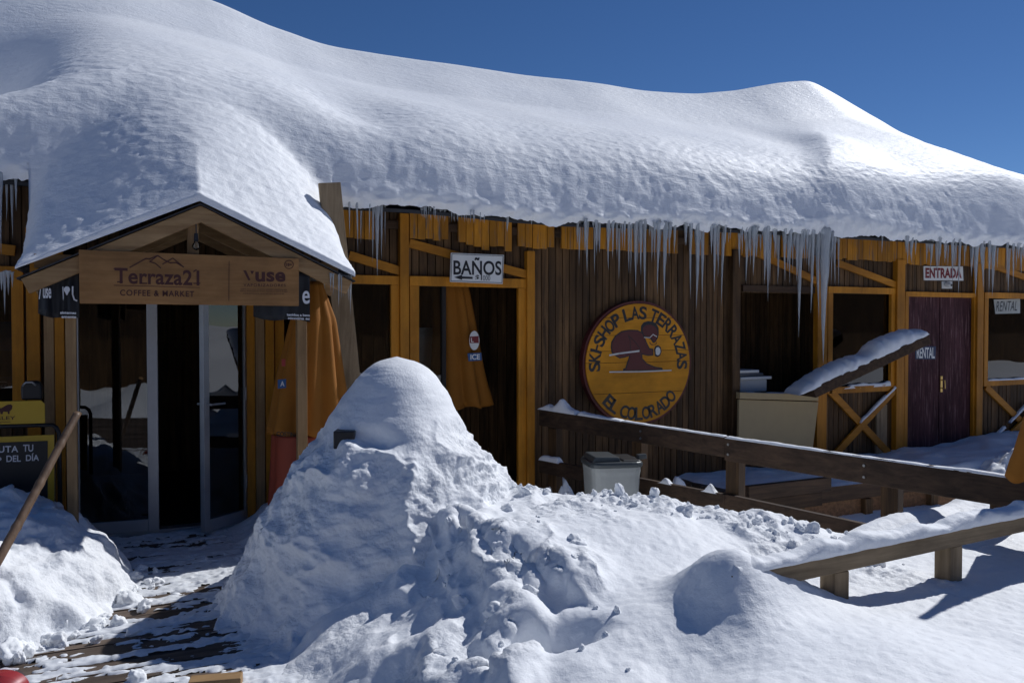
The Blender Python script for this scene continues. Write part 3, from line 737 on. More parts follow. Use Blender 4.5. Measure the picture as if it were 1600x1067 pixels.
# diagonal and cross braces
def brace(p, q, w=0.075, Y=-0.035, mat='yellow_x', th=0.03, name='brace'):
    a, b = W(*p, Y), W(*q, Y); return MB().beam(a, b, th, w, (0, 0, 1)).build(name, M[mat], lodge, bevel=0.003)
for p, q in [((545, 399), (626, 424)), ((639, 380), (826, 430)), ((1180, 394), (1278, 440)), ((1308, 411), (1404, 447)), ((1545, 413), (1662, 455)), ((-40, 384), (24, 392))]:
    brace(p, q)
for a, b in ((1294, 1401), (1538, 1658)):
    zt, zb = 606, 713
    if a > 1500: zt, zb = 600, 712
    brace((a+2, zt+4), (b-8, zb), 0.085, -0.030); brace((a+2, zb+6), (b-4, zt+3), 0.085, -0.048)
MB().box(fx(1368), fx(1384), -0.03, -0.002, 0.05, zat(1375, 632)).build('board', M['grey_lumber_z'], lodge)
# hatch lintel
MB().box(fx(1158), fx(1276), -0.03, -0.003, zat(1215, 457), zat(1215, 447)).build('lintel', M['brown_beam'], lodge)
# ochre fringe boards below the eave, a few missing
zb0 = zat(612, 375, -0.05); segs = [(-40, 2, .0), (537, 586, 0), (640, 701, .02), (716, 800, -.05), (809, 866, -.01), (877, 905, 0), (905, 1262, .0), (1307, 1408, .02), (1408, 1526, .0), (1526, 1700, -.02)]
for a, b, dz in segs:
    sk = MB(); x0, x1 = fx(a, -.05), fx(b, -.05); n = max(1, round((x1-x0)/0.078)); w = (x1-x0)/n
    for i in range(n):
        if a == 905 and random.random() < 0.08: continue
        jag = random.uniform(-0.02, 0.02) + (random.uniform(-0.1, 0.02) if a == 716 else 0)
        sl = 0.0
        sk.box(x0+i*w+0.003, x0+(i+1)*w-0.003, -0.052+random.uniform(-.004, .004), -0.03, zb0+dz-jag*0.6, zb0+0.36)
    sk.build('fringe_board', M['yellow_old'], lodge)
MB().box(fx(534, -.03), 16, -0.028, -0.002, zb0+0.10, zb0+0.17).build('fringe_rail', M['brown_beam'], lodge)

# snow that has settled on the cross braces and sills
def snow_strip(name, p0, p1, w, h, label, seed=0, n=60, group=None, mat='snow', taper=True, lean=0.0, bury=0.004, prof=None):
    p0, p1 = Vector(p0), Vector(p1); d = (p1-p0); sd = d.normalized().cross(Vector((0, 0, 1))).normalized()
    k = 16; rows = []
    L = d.length
    for i in range(n+1):
        t = i/n; c = p0+d*t
        e = 1.0
        if taper: e = min(1, (min(t, 1-t)*L)/max(0.02, h*0.9)); e = math.sqrt(max(0, e*(2-e))) if e < 1 else 1
        hv = h*(prof(t) if prof else 1.0)*(0.82+0.5*float(fbm(np.array([t*L*5.0+seed*7.3]), np.array([seed*3.1]), np.array([0.4]), 3, 300)[0]))
        wv = w*(0.96+0.16*float(fbm(np.array([t*L*6.0+seed*1.3]), np.array([seed*5.1]), np.array([0.9]), 2, 301)[0]))
        row = []
        for j in range(k+1):
            a = math.pi*j/k
            cx = math.copysign(abs(math.cos(a))**0.75, math.cos(a))
            f = 1+0.06*float(perlin(np.array([t*L*22]), np.array([j*0.6]), np.array([seed*1.0]), 302)[0])
            row.append(c + sd*(cx*wv/2*f) + Vector((0, 0, max(0.0, math.sin(a))**0.8*hv*e*f - bury)))
        rows.append(row)
    mb = MB(); mb.sheet(rows)
    b0 = len(mb.v); mb.f.append(tuple(range(k+1))); mb.f.append(tuple(range(n*(k+1), (n+1)*(k+1))))
    o = mb.build(name, M[mat], None, smooth=True)
    return tag(o, label, 'snow', group)
def on_px(a, b, Y): return W(*a, Y), W(*b, Y)
for a, b, lab in [((1343, 664), (1400, 608), 'thin snow line on the cross brace below the window left of the purple door'),
                  ((1541, 697), (1570, 671), 'thin snow line on the lower arm of the cross brace at the right edge'),
                  ((1577, 664), (1606, 634), 'thin snow line on the upper arm of the cross brace at the right edge')]:
    p, q = on_px(a, b, -0.048); snow_strip('settled_snow', p+Vector((0, 0, .03)), q+Vector((0, 0, .03)), 0.05, 0.035, lab, 3, 30)
p, q = on_px((1316, 603), (1392, 598), -0.02); snow_strip('settled_snow', p-Vector((0,0,.03)), q-Vector((0,0,.03)), 0.05, 0.05, 'snow lying on the sill of the window behind the tilted plank', 4, 30)
p, q = on_px((1541, 592), (1640, 588), -0.02); snow_strip('settled_snow', p-Vector((0,0,.02)), q-Vector((0,0,.02)), 0.05, 0.03, 'snow lying on the sill of the window with the rental note', 5, 30)

# glazed entrance doors
ent = lodge
def glass_leaf(p0, p1, z0, z1, sw0, sw1, handle_at=None):
    p0, p1 = Vector(p0), Vector(p1); d = (p1-p0).normalized(); n = Vector((d.y, -d.x, 0)); L = (p1-p0).length
    mb = MB()
    mb.beam(p0+d*sw0/2+Vector((0,0,z0)), p0+d*sw0/2+Vector((0,0,z1)), 0.045, sw0, d); mb.beam(p1-d*sw1/2+Vector((0,0,z0)), p1-d*sw1/2+Vector((0,0,z1)), 0.045, sw1, d)
    mb.beam(p0+d*(sw0+.001)+Vector((0,0,z0+.045)), p1-d*(sw1+.001)+Vector((0,0,z0+.045)), 0.043, 0.09); mb.beam(p0+d*(sw0+.001)+Vector((0,0,z1-.04)), p1-d*(sw1+.001)+Vector((0,0,z1-.04)), 0.043, 0.08)
    f = mb.build('glass_door', M['alu'], lodge, bevel=0.003)
    g = MB(); g.prism([p0+d*sw0+Vector((0,0,z0+.09)), p1-d*sw1+Vector((0,0,z0+.09)), p1-d*sw1+Vector((0,0,z1-.08)), p0+d*sw0+Vector((0,0,z1-.08))], n*0.006)
    g.build('pane', M['glass'], f)
    if handle_at is not None:
        c = p1-d*sw1/2 if handle_at == 1 else p0+d*sw0/2
        for s in (1, -1):
            h = MB(); zc = zat(311, 632, -0.28)
            h.beam(c+n*s*0.026+Vector((0,0,zc-.10)), c+n*s*0.026+Vector((0,0,zc+.05)), 0.008, 0.03, d)
            h.tube([c+n*s*.03+Vector((0,0,zc)), c+n*s*.07+Vector((0,0,zc)), c+n*s*.075+d*(.13 if handle_at == 0 else -.13)+Vector((0,0,zc))], 0.008, 8)
            h.build('handle', M['alu'], f)
    return f
glass_leaf((X_door0, 0.0, 0), (fx(246), -0.06, 0), 0.03, 2.06, 0.02, 0.075)
glass_leaf((0.425, -0.30, 0), (X_door1-0.012, -0.01, 0), 0.03, 2.06, 0.055, 0.03, 0)
for pz in (0.35, 1.05, 1.8): MB().tube([(X_door1-0.015, -0.045, pz-.05), (X_door1-0.015, -0.045, pz+.05)], 0.012, 8).build('hinge', M['alu'], lodge)
MB().box(X_door0, X_door1, -0.05, 0.06, -0.005, 0.028).build('threshold', M['alu'], lodge)

# ------------------------------------------------------------------ porch
porch = thing('porch', (PXC, -0.55, 0.0), 'small gabled timber porch of bare lumber over the glass entrance', 'porch')
YP = -1.10
apex = W(313, 322, YP); lft = W(33, 436, YP); rgt = W(549, 440, YP)
def rafter(p, q, y, w=0.098, th=0.045, mat='lumber_x'):
    d = (q-p).normalized(); up = Vector((-d.z, 0, d.x)); up = up if up.z > 0 else -up
    a = Vector((p.x, y, p.z))-up*w/2; b = Vector((q.x, y, q.z))-up*w/2
    MB().beam(a, b, th, w, up).build('rafter', M[mat], porch, bevel=0.004)
for y in (YP, -0.6, -0.1):
    rafter(apex, lft, y); rafter(apex+Vector((0.002, 0, 0)), rgt, y+0.002)
for a, b in ((apex, lft), (apex, rgt)):
    s = -1 if b.x < a.x else 1
    MB().prism([(a.x, YP-0.035, a.z+0.004), (b.x+0.02*s, YP-0.035, b.z-0.004), (b.x+0.02*s, YP-0.035, b.z+0.006), (a.x, YP-0.035, a.z+0.014)], (0, 1.5, 0)).build('roof_board', M['tin'], porch)
zt = W(90, 406, YP).z
MB().box(W(52, 410, YP).x, W(530, 428, YP).x, YP+0.026, YP+0.065, zt-0.05, zt+0.035).build('tie_beam', M['lumber_x'], porch, bevel=0.003)
MB().box(W(293, 370, YP).x, W(311, 370, YP).x, YP+0.024, YP+0.07, zt+0.036, apex.z-0.05).build('king_post', M['lumber'], porch, bevel=0.003)
for a, b in ((101, 118), (467.5, 483)):
    MB().box(W(a, 560, YP).x, W(b, 560, YP).x, YP+0.070, YP+0.14, 0.0, zt+0.03).build('post', M['lumber'], porch, bevel=0.004)
for xx in (W(110, 500, YP).x, W(475, 500, YP).x):
    MB().box(xx-.03, xx+.03, YP+0.142, -0.08, zt-0.05, zt+0.03).build('side_beam', M['lumber'], porch)

# hanging bulb on the king post
bulb = thing('hanging_bulb', W(307, 385, YP-0.02), 'small clear light bulb on a black cord at the porch peak', 'lamp')
pb = W(306.5, 372, YP-0.03)
MB().tube([pb+Vector((0,0,.09)), pb+Vector((.0,0,.05)), pb], 0.004, 6).build('cord', M['black'], bulb)
MB().tube([pb+Vector((0,0,.03)), pb-Vector((0,0,.02))], [.012, .016], 10).build('socket', M['black'], bulb)
MB().tube([pb-Vector((0,0,z)) for z in (.02, .03, .045, .06, .072, .08)], [.012, .016, .024, .026, .018, .006], 14).build('glass_bulb', M['bulb'], bulb, smooth=True)

# shop sign on the porch
YS = YP-0.05
sgn = thing('porch_sign', (W(295, 440, YS).x, YS, 1.9), 'wide varnished wooden coffee and market sign with engraved mountains under the porch gable', 'sign')
c = [W(123, 390, YS), W(467, 404, YS), W(467, 478, YS), W(124.5, 474, YS)]
MB().prism([(p.x, YS+0.028, p.z) for p in c], (0, -0.03, 0)).build('board', M['sign_wood'], sgn, bevel=0.003)
YT = YS-0.004; e = MB(); sl = 0.035
text_px(e, 'Terraza21', 179, 418, 311.5, 443, YT, 0.035, bold=0.022, spacing=1.04)
strip_px(e, [(302.5, 424.5), (306.5, 421.8)], 1.8, YT, .001)
for (a, b, yy) in ((183, 192, 441.2), (177.5, 182, 420.5), (206, 214, 443), (222, 230, 443.5), (302, 313, 443.5), (193.5, 197.5, 420.6)):
    e.prism([W(a, yy-1.6, YT), W(b, yy-1.6, YT), W(b, yy+.3, YT), W(a, yy+.3, YT)], (0, -0.001, 0))
text_px(e, 'COFFEE & MARKET', 187.5, 452.5, 303.5, 462, YT, 0.02, bold=0.02, spacing=1.15)
strip_px(e, [(178, 445.8), (312, 449.5)], 0.9, YT, 0.001)
strip_px(e, [(358, 408), (357.5, 470)], 0.7, YT, 0.001)
strip_px(e, [(203, 418), (228, 404), (233, 405), (246.5, 399.5), (256, 406), (266, 411), (275, 410.5), (287, 417.5)], 1.7, YT, 0.0012)
strip_px(e, [(246.5, 399.5), (234, 409), (243, 412), (251, 419)], 1.5, YT, 0.0014)
strip_px(e, [(254, 413), (270, 403.5), (279, 411), (287, 417.5)], 1.5, YT, 0.0016)
poly_px(e, [(380, 422.5), (384.5, 422.8), (391.5, 438), (388, 438.2)], YT, 0.001)
poly_px(e, [(391, 423.2), (397, 423.5), (395, 427.5), (393.5, 429)], YT, 0.001)
text_px(e, 'use', 399, 424.5, 446, 440.5, YT, 0.01, bold=0.035, spacing=1.05)
text_px(e, 'VAPORIZADORES', 380.5, 443, 446.5, 447.5, YT, 0.012, bold=0.01, spacing=1.25)
for a, b, yy in ((376, 448, 452), (375, 449, 455), (380, 444, 458.6)):
    text_px(e, 'sistemas electronicos con nicotina reservados a mayores de edad', a, yy-1.2, b, yy+1.0, YT, 0.012, bold=0.02)
circ = [(451.5+6.8*math.cos(t), 413.6+6.4*math.sin(t)) for t in np.linspace(0, 2*math.pi, 25)]
strip_px(e, circ, 1.1, YT, 0.001); text_px(e, '18+', 446.8, 411.3, 456.3, 416.2, YT, 0, bold=0.04)
e.build('lettering', M['engraved'], sgn)

# black cloth banners behind the sign
def banner(x0, x1, y0, y1a, y1b, Y, lab, marks):
    rows = []; n = 30
    for i in range(n+1):
        t = i/n; px = x0+(x1-x0)*t; w = 0.018*math.sin(t*9.0+x0)+0.01*math.sin(t*23)
        yb = y1a+(y1b-y1a)*t+2.5*math.sin(t*7+x0*0.3)
        rows.append([W(px, y0+(yb-y0)*j/8, Y)+Vector((0, w*(0.3+j/8), 0)) for j in range(9)])
    root = thing('banner', W((x0+x1)/2, y1a, Y), lab, 'banner')
    o = MB().sheet(rows).build('cloth', M['black_cloth'], root, smooth=True)
    o.modifiers.new('s', 'SOLIDIFY').thickness = 0.003
    t = MB()
    marks(t, Y-0.035); t.build('lettering', M['white_print'], root)
def marks_l(t, Y):
    poly_px(t, [(60.5, 467), (63, 449), (64.2, 449.5), (62.2, 467.5)], Y, .001)
    text_px(t, 'use', 67, 450, 80, 466, Y, 0.03, bold=0.02)
    t.prism([W(104.5+4.8*math.sin(a)*(1 if abs(a) < 2.6 else .4), 452.5-5*math.cos(a)+(4 if abs(a) > 2.6 else 0), Y) for a in np.linspace(-2.9, 2.9, 16)], (0, -.001, 0))
    poly_px(t, [(97.5, 448), (99, 448), (99.5, 466), (98.5, 470)], Y, .001)
    strip_px(t, [(113.5, 448), (113.5, 460), (116, 468), (120, 470)], 2.2, Y, .001)
    text_px(t, 'sistemas', 94, 486.5, 119, 490.5, Y, 0.02, bold=0.03); text_px(t, 'emente', 96, 493, 119, 497, Y, 0.02, bold=0.03)
def marks_r(t, Y):
    text_px(t, 'e', 472.5, 454.5, 484, 475, Y, 0, bold=0.015)
    text_px(t, 'tenidos a base', 448, 489.5, 484, 493.5, Y, 0.03, bold=0.03); text_px(t, 'nicotina es', 450, 495.2, 484, 499, Y, 0.03, bold=0.03)
banner(60, 124, 418, 492, 498, YP+0.03, 'black cloth banner with white lettering left of the porch sign', marks_l)
banner(396, 484, 425, 496, 503, YP-0.005, 'black cloth banner with a white letter right of the porch sign', marks_r)

# ------------------------------------------------------------------ signs on the facade
YB = -0.14
s1 = thing('washroom_sign', W(745, 442, YB), 'white rectangular sign reading BAÑOS with a left arrow', 'sign')
MB().prism([W(705, 395, YB), W(787.5, 398.5, YB), W(785.5, 443.8, YB), W(703.5, 440.5, YB)], (0, 0.02, 0)).build('plate', M['white'], s1, bevel=0.002)
t = MB(); Yt = YB-0.002
text_px(t, 'BAÑOS', 708.5, 401.5, 783.5, 429.5, Yt, 0.02, bold=0.02, spacing=1.0)
strip_px(t, [(722, 433.8), (737.5, 434.3)], 3.4, Yt, .001)
poly_px(t, [(709.5, 433.3), (722, 429.6), (722, 437.6)], Yt, .001)
text_px(t, '$1', 743, 429.5, 753, 439, Yt, 0.0, bold=0.02)
for a, b in (((706.3, 397), (786, 400.2)), ((786, 400.2), (784.3, 442)), ((784.3, 442), (704.8, 439)), ((704.8, 439), (706.3, 397))): strip_px(t, [a, b], 0.8, Yt, .0008)
t.build('lettering', M['black'], s1)
t = MB(); text_px(t, '000', 754.5, 430.5, 766, 438.5, Yt, 0, bold=0.0); t.build('faded_lettering', M['grey_metal'], s1)

YE = -0.02
s2 = thing('entrance_sign', W(1475, 438, YE), 'white rectangular sign reading ENTRADA above the purple door', 'sign')
MB().prism([W(1443.5, 416, YE), W(1504.5, 416.5, YE), W(1505.5, 438.5, YE), W(1444, 438, YE)], (0, 0.012, 0)).build('plate', M['white'], s2)
t = MB(); text_px(t, 'ENTRADA', 1446, 418.5, 1502.5, 434.5, YE-.002, 0.01, bold=0.045, spacing=1.05); t.build('lettering', M['red_print'], s2)

s3 = thing('door_sign', W(1447, 560, -0.005), 'small dark blue plate reading RENTAL on the purple door', 'sign')
MB().prism([W(1430, 541, -.002), W(1462.5, 541, -.002), W(1461.5, 561.5, -.002), W(1430.5, 561, -.002)], (0, 0.005, 0)).build('plate', M['navy'], s3)
t = MB(); text_px(t, 'RENTAL', 1432.5, 542.5, 1460.5, 559.5, -.004, 0.02, bold=0.02, spacing=0.95); t.build('lettering', M['white'], s3)

s4 = thing('window_note', W(1574, 490, 0.0), 'paper note reading RENTAL taped inside the right window', 'sign')
MB().prism([W(1553, 468, .004), W(1594, 467, .004), W(1594, 489.5, .004), W(1555.5, 490.5, .004)], (0, 0.004, 0)).build('paper', M['note'], s4)
t = MB(); text_px(t, 'RENTAL', 1556, 471, 1589, 486.5, .002, -0.03, bold=0.0, italic=0.06); t.build('lettering', M['black'], s4)

scam = thing('security_camera', W(1480, 447, -.01), 'small white security camera below the ENTRADA sign', 'camera')
MB().prism([W(1472, 439.5, -.012), W(1488, 439.5, -.012), W(1488, 451, -.012), W(1472, 451, -.012)], (0, 0.010, 0)).build('back_plate', M['offwhite'], scam, bevel=.003)
pc = W(1480, 444.5, -.03)
MB().tube([pc+Vector((0, .02, 0)), pc, pc-Vector((0, .035, .008)), pc-Vector((0, .055, .012))], [.03, .034, .03, .016], 14).build('housing', M['offwhite'], scam, smooth=True)
MB().tube([pc-Vector((0, .054, .012)), pc-Vector((0, .062, .014))], [.014, .012], 12).build('lens', M['black'], scam)

# round painted ski-shop sign
YO = -0.075
so = thing('ski_shop_sign', W(998, 660, YO), 'big round yellow ski-shop sign with a crouching dark red skier', 'sign')
ca = W(998, 567.5, YO); rz_ = (W(998, 475, YO).z-W(998, 661, YO).z)/2; rx_ = (W(1078.5, 567, YO).x-W(917, 567, YO).x)/2
def oval(f, y, n=72): return [(ca.x+rx_*f*math.cos(a), y, ca.z+rz_*f*math.sin(a)) for a in np.linspace(0, 2*math.pi, n, endpoint=False)]
MB().prism(oval(1.045, -0.004), (0, YO+0.006, 0)).build('rim', M['maroon'], so)
M['oval'] = wood('ochre_sign_paint', (0.62, 0.255, 0.014), (0.70, 0.30, 0.020), 'X', 0.55, 0.08, bstr=0.12, spec=.2)
cuts = [-1, -0.49, 0.02, 0.21, 0.47, 0.76, 1.0]; of = MB()
for a, b in zip(cuts[:-1], cuts[1:]):
    zs_ = np.linspace(a+0.004, b-0.004, 14); w = np.sqrt(np.maximum(1-zs_**2, 0.0001))
    pts = [(ca.x-rx_*w_, YO, ca.z+rz_*z_) for w_, z_ in zip(w, zs_)] + [(ca.x+rx_*w_, YO, ca.z+rz_*z_) for w_, z_ in zip(w[::-1], zs_[::-1])]
    of.prism(pts, (0, -0.012, 0))
of.build('face', M['oval'], so)
YF = YO-0.0135
t = MB()
def arc_text(mb, s, a0, a1, r, h, w, flip=False):
    widths = {' ': .45, 'I': .35, '-': .5}; ws = [widths.get(ch, 1.0) for ch in s]; tot = sum(ws); acc = 0
    for ch, cw in zip(s, ws):
        a = a0+(a1-a0)*(acc+cw/2)/tot; acc += cw
        if ch == ' ': continue
        cx, cz = ca.x+rx_*r*math.cos(a), ca.z+rz_*r*math.sin(a)
        up = Vector((math.cos(a), 0, math.sin(a)*rz_/rx_)).normalized()*(-1 if flip else 1); ex = Vector((up.z, 0, -up.x))
        ww = w*(0.30 if ch == 'I' else 0.55 if ch == '-' else 1.0); hh = h*(0.16 if ch == '-' else 1)
        c0 = Vector((cx, YF, cz)); text(mb, ch, c0-ex*ww/2+up*hh/2, c0+ex*ww/2+up*hh/2, c0-ex*ww/2-up*hh/2, bold=0.028)
arc_text(t, 'SKI-SHOP LAS TERRAZAS', R(188), R(-8), 0.845, 0.130, 0.092)
arc_text(t, 'EL COLORADO', R(222), R(322), 0.845, 0.13, 0.098, True)
t.build('lettering', M['black'], so)
def zm3(pts): return [(890+x*0.2156, 450+y*0.2156) for x, y in pts]
dk, rd, wh = MB(), MB(), MB()
poly_px(dk, zm3([(516,310),(518,275),(535,250),(565,240),(600,242),(628,258),(645,290),(646,330),(640,362),(622,392),(604,398),(588,372),(560,362),(536,352)]), YF, .0010)
poly_px(rd, zm3([(529,312),(534,285),(556,268),(590,266),(618,280),(634,305),(637,335),(630,362),(618,384),(606,388),(596,366),(566,352),(540,344)]), YF, .0020)
poly_px(dk, zm3([(330,345),(375,312),(430,302),(490,304),(530,322),(548,365),(562,400),(580,436),(606,440),(606,488),(570,492),(526,482),(528,510),(560,545),(620,570),(672,578),(676,592),(620,596),(388,600),(388,586),(404,578),(432,492),(400,504),(362,510),(330,492),(305,470),(298,430),(302,390)]), YF, .0012)
poly_px(rd, zm3([(334,352),(378,320),(430,310),(488,312),(524,328),(541,368),(555,404),(574,444),(599,448),(599,481),(570,485),(520,472),(519,512),(556,551),(618,577),(664,585),(618,590),(398,594),(412,582),(440,484),(400,496),(362,502),(336,486),(312,464),(306,430),(310,392)]), YF, .0022)
strip_px(dk, zm3([(424,340), (437,375), (440,462)]), 0.9, YF, .0030); strip_px(dk, zm3([(425,345), (470,385), (503,430), (520,485)]), 0.9, YF, .0032)
poly_px(dk, zm3([(612,440),(622,420),(642,414),(660,428),(666,460),(656,490),(636,500),(618,492)]), YF, .0012)
poly_px(wh, zm3([(622,446),(630,430),(644,428),(655,440),(658,462),(650,482),(636,488),(624,478)]), YF, .0024)
strip_px(wh, zm3([(540,358),(580,360),(604,336),(630,352)]), 1.2, YF, .0030)
strip_px(rd, zm3([(580,395),(592,410),(606,412)]), 1.3, YF, .0020); strip_px(rd, zm3([(615,412),(628,404),(632,392)]), 0.9, YF, .0020)
strip_px(wh, zm3([(290,487),(360,474),(502,456)]), 2.6, YF, .0036); strip_px(wh, zm3([(290,608),(500,606),(735,596)]), 1.9, YF, .0036)
dk.build('skier_outline', M['black'], so); rd.build('skier_figure', M['maroon'], so); wh.build('skier_trim', M['offwhite'], so)

# the building across the yard, seen as the dark band mirrored in the window panes
hut = thing('timber_hut', (3.0, -19.0, 0.0), 'dark timber building across the yard, mirrored in the window panes', 'building')
planks(MB(), -14, 62, -0.5, 3.4, -19.0, 0.2).build('wall', M['brown'], hut)
MB().box(-14, 62, -24, -19.05, -0.5, 3.4).build('core', M['dark'], hut)
MB().prism([(-14.5, -18.3, 3.3), (-14.5, -21.5, 5.6), (-14.5, -24.7, 3.3)], (77, 0, 0)).build('roof', M['tin'], hut)
# ------------------------------------------------------------------ things by the entrance
def tapered_plank(p0, p1, w, th, mat, up): return MB().beam(p0, p1, th, w, up)
pk = tag(MB().beam(W(514.5, 286, -0.62), W(556, 690, -0.50), 0.045, 0.165, (1, 0, 0)).build('plank', M['grey_lumber_z'], None, bevel=0.004),
         'long bare plank leaning upright against the eave right of the porch', 'plank')

def cone_cloth(root, pts, folds, amp, mat, name='canopy', seed=0, n=96, ph=0.0):
    """gathered cloth hanging round a pole: pts = (centre, radius) rows from the top down"""
    rows = []
    m = 26; zs = np.linspace(0, 1, m)
    C = [Vector(c) for c, r in pts]; Rr = [r for c, r in pts]; T = np.linspace(0, 1, len(pts))
    for z in zs:
        c = Vector([float(np.interp(z, T, [q[k] for q in C])) for k in range(3)]); r = float(np.interp(z, T, Rr))
        row = []
        for j in range(n+1):
            a = 2*math.pi*j/n + ph
            f = 1+amp*(0.35+0.65*z)*(abs(math.sin(folds*a/2+0.5*math.sin(a*2+seed)+0.4*z))*2-1)
            row.append(c+Vector((math.cos(a)*r*f, math.sin(a)*r*f*0.8, 0.015*math.sin(folds*a)*(z > 0.9))))
        rows.append(row)
    o = MB().sheet(rows).build(name, M[mat], root, smooth=True); o.modifiers.new('s', 'SOLIDIFY').thickness = 0.004; return o

# orange parasol standing behind the right porch post
YQ = -0.72
def pt(px, py, Y=YQ): return W(px, py, Y)
pr = thing('closed_parasol', (pt(482, 600).x, YQ, 0.0), 'folded orange parasol with a red hem standing right of the porch entrance', 'parasol')
wpx = lambda px0, px1: (pt(px1, 600).x-pt(px0, 600).x)/2
cone_cloth(pr, [(pt(492, 440), 0.05), (pt(490, 500), wpx(450, 520)*0.95), (pt(486, 590), wpx(438, 534)), (pt(486, 674), wpx(427, 545))], 9, 0.17, 'orange', seed=1)
cone_cloth(pr, [(pt(486, 675.5), wpx(427, 545)*1.0), (pt(486, 730), wpx(426, 546)), (pt(486, 790), wpx(424, 548))], 9, 0.07, 'red', name='hem', seed=1)
MB().tube([(pt(490, 430).x, YQ, 2.05), (pt(488, 600).x, YQ, 0.0)], 0.022, 12).build('pole', M['grey_metal'], pr)
t = MB(); text_px(t, 'COSTINA', 432, 674, 466, 681, YQ-0.235, 0.05, bold=0.02); t.build('lettering', M['black'], pr)
t = MB(); poly_px(t, [(440, 561), (446, 561), (446, 572), (440, 572)], YQ-0.215, .001); t.build('red_logo', M['bright_red'], pr)
t = MB(); poly_px(t, [(434, 593), (447, 592), (447, 606), (434, 607)], YQ-0.225, .001); t.build('blue_logo', M['blue_print'], pr)
t = MB(); text_px(t, 'A', 438, 595.5, 444.5, 603.5, YQ-0.228, 0, bold=.02); t.build('letter', M['white'], pr)

# orange parasols kept inside the washroom doorway
YW = 0.42
p2 = thing('closed_parasol', (W(712, 600, YW).x, YW, 0.03), 'folded orange parasol with a blue patch hanging inside the washroom doorway', 'parasol')
def q2(px, py): return W(px, py, YW)
w2 = lambda a, b: (q2(b, 600).x-q2(a, 600).x)/2
cone_cloth(p2, [(q2(702, 425), .05), (q2(704, 450), w2(678, 730)), (q2(712, 520), w2(682, 742)), (q2(716, 580), w2(682, 752)), (q2(722, 634), w2(682, 764))], 7, 0.22, 'orange', seed=2, ph=0.4)
MB().tube([(q2(704, 430).x, YW, 2.1), (q2(716, 640).x, YW, 0.03)], 0.02, 10).build('pole', M['grey_metal'], p2)
YL = YW-0.245
t = MB(); poly_px(t, [(741+8*math.cos(a), 532+15*math.sin(a)) for a in np.linspace(0, 2*math.pi, 24, endpoint=False)], YL, .001); t.build('white_logo', M['white'], p2)
t = MB(); poly_px(t, [(734, 526), (748, 525), (748, 536), (734, 536)], YL-.003, .001); t.build('red_logo', M['red_print'], p2)
t = MB(); poly_px(t, [(730.5, 552), (752, 551), (753, 563), (732, 564.5)], YL, .001); t.build('blue_logo', M['blue_print'], p2)
t = MB(); text_px(t, 'L', 736, 528, 740, 534.5, YL-.006, 0, bold=.02); text_px(t, 'ICE', 735, 553.5, 750, 562, YL-.004, -0.03, bold=.03); t.build('lettering', M['white'], p2)
p3 = thing('closed_parasol', (W(665, 600, 0.95).x, 0.9, 0.03), 'folded orange parasol half hidden behind the doorway side pane', 'parasol')
q3 = lambda px, py: W(px, py, 0.9)
cone_cloth(p3, [(q3(668, 440), .06), (q3(672, 500), .10), (q3(676, 640), .17)], 8, 0.12, 'orange', seed=3)
MB().tube([(q3(668, 430).x, .9, 2.1), (q3(676, 640).x, .9, .03)], 0.02, 10).build('pole', M['grey_metal'], p3)

# parasol at the right edge, its lower corner in view
pe = Wt(1634, 745, 4.35)
p4 = thing('closed_parasol', (pe.x, pe.y, 0.1), 'half closed orange parasol at the right edge in front of the brown railing', 'parasol')
cone_cloth(p4, [((pe.x-.01, pe.y, 1.72), .02), ((pe.x-.01, pe.y, 1.5), .05), ((pe.x, pe.y, 1.15), .105), ((pe.x, pe.y, pe.z-.01), .21)], 8, 0.10, 'orange', seed=4, ph=0.2)
MB().tube([(pe.x, pe.y, 1.78), (pe.x, pe.y, 0.1)], 0.022, 12).build('pole', M['grey_metal'], p4)

# menu stand behind the left bank
YM = -0.62
ms = thing('menu_stand', W(40, 760, YM), 'black tube menu stand with a yellow header plate and chalk-style board', 'menu stand')
mq = lambda px, py, dy=0: W(px, py, YM+dy)
hp = MB(); hp.prism([mq(-70, 629), mq(64, 625.5), mq(70, 631), mq(70.5, 661), mq(-70, 665)], (0, 0.015, 0)); hp.build('header_plate', M['yellow_plate'], ms, bevel=.002)
t = MB(); text_px(t, 'MARLEY', -26, 650.5, 24, 656, YM-.002, -0.01, bold=.01); strip_px(t, [(-20, 659.6), (16, 659)], .7, YM-.002, .001)
poly_px(t, [(-12,647),(-10,640),(-4,638),(2,637.5),(8,634),(12,632),(17,631.5),(19.5,634),(18.5,639),(15,642.5),(15,646.8),(12.5,646.8),(12,643.5),(5,643),(4,646.8),(1,646.8),(0,643.5),(-5,644),(-7,647)], YM-.002, .001)
t.build('lettering', M['engraved'], ms)
MB().tube([mq(-60, 668, .02), mq(60, 664, .02), mq(82, 664, .02), mq(88, 668, .02), mq(92, 676, .02), mq(94, 790, .02)], 0.014, 10).build('tube_frame', M['black'], ms, smooth=True)
MB().prism([mq(-70, 685.5), mq(84.5, 679), mq(84.5, 800), mq(-70, 800)], (0, 0.015, 0)).build('board_frame', M['yellow_plate'], ms)
MB().prism([mq(-70, 693.5, -.002), mq(74.5, 688.5, -.002), mq(74.5, 800, -.002), mq(-70, 800, -.002)], (0, -0.004, 0)).build('board', M['black'], ms)
t = MB(); Ym = YM-.0075
text_px(t, 'DISFRUTA', -45, 697.5, 28.5, 708, Ym, -0.02, bold=.02, spacing=1.1); text_px(t, 'TU', 36, 694.5, 52, 705.5, Ym, -0.02, bold=.02)
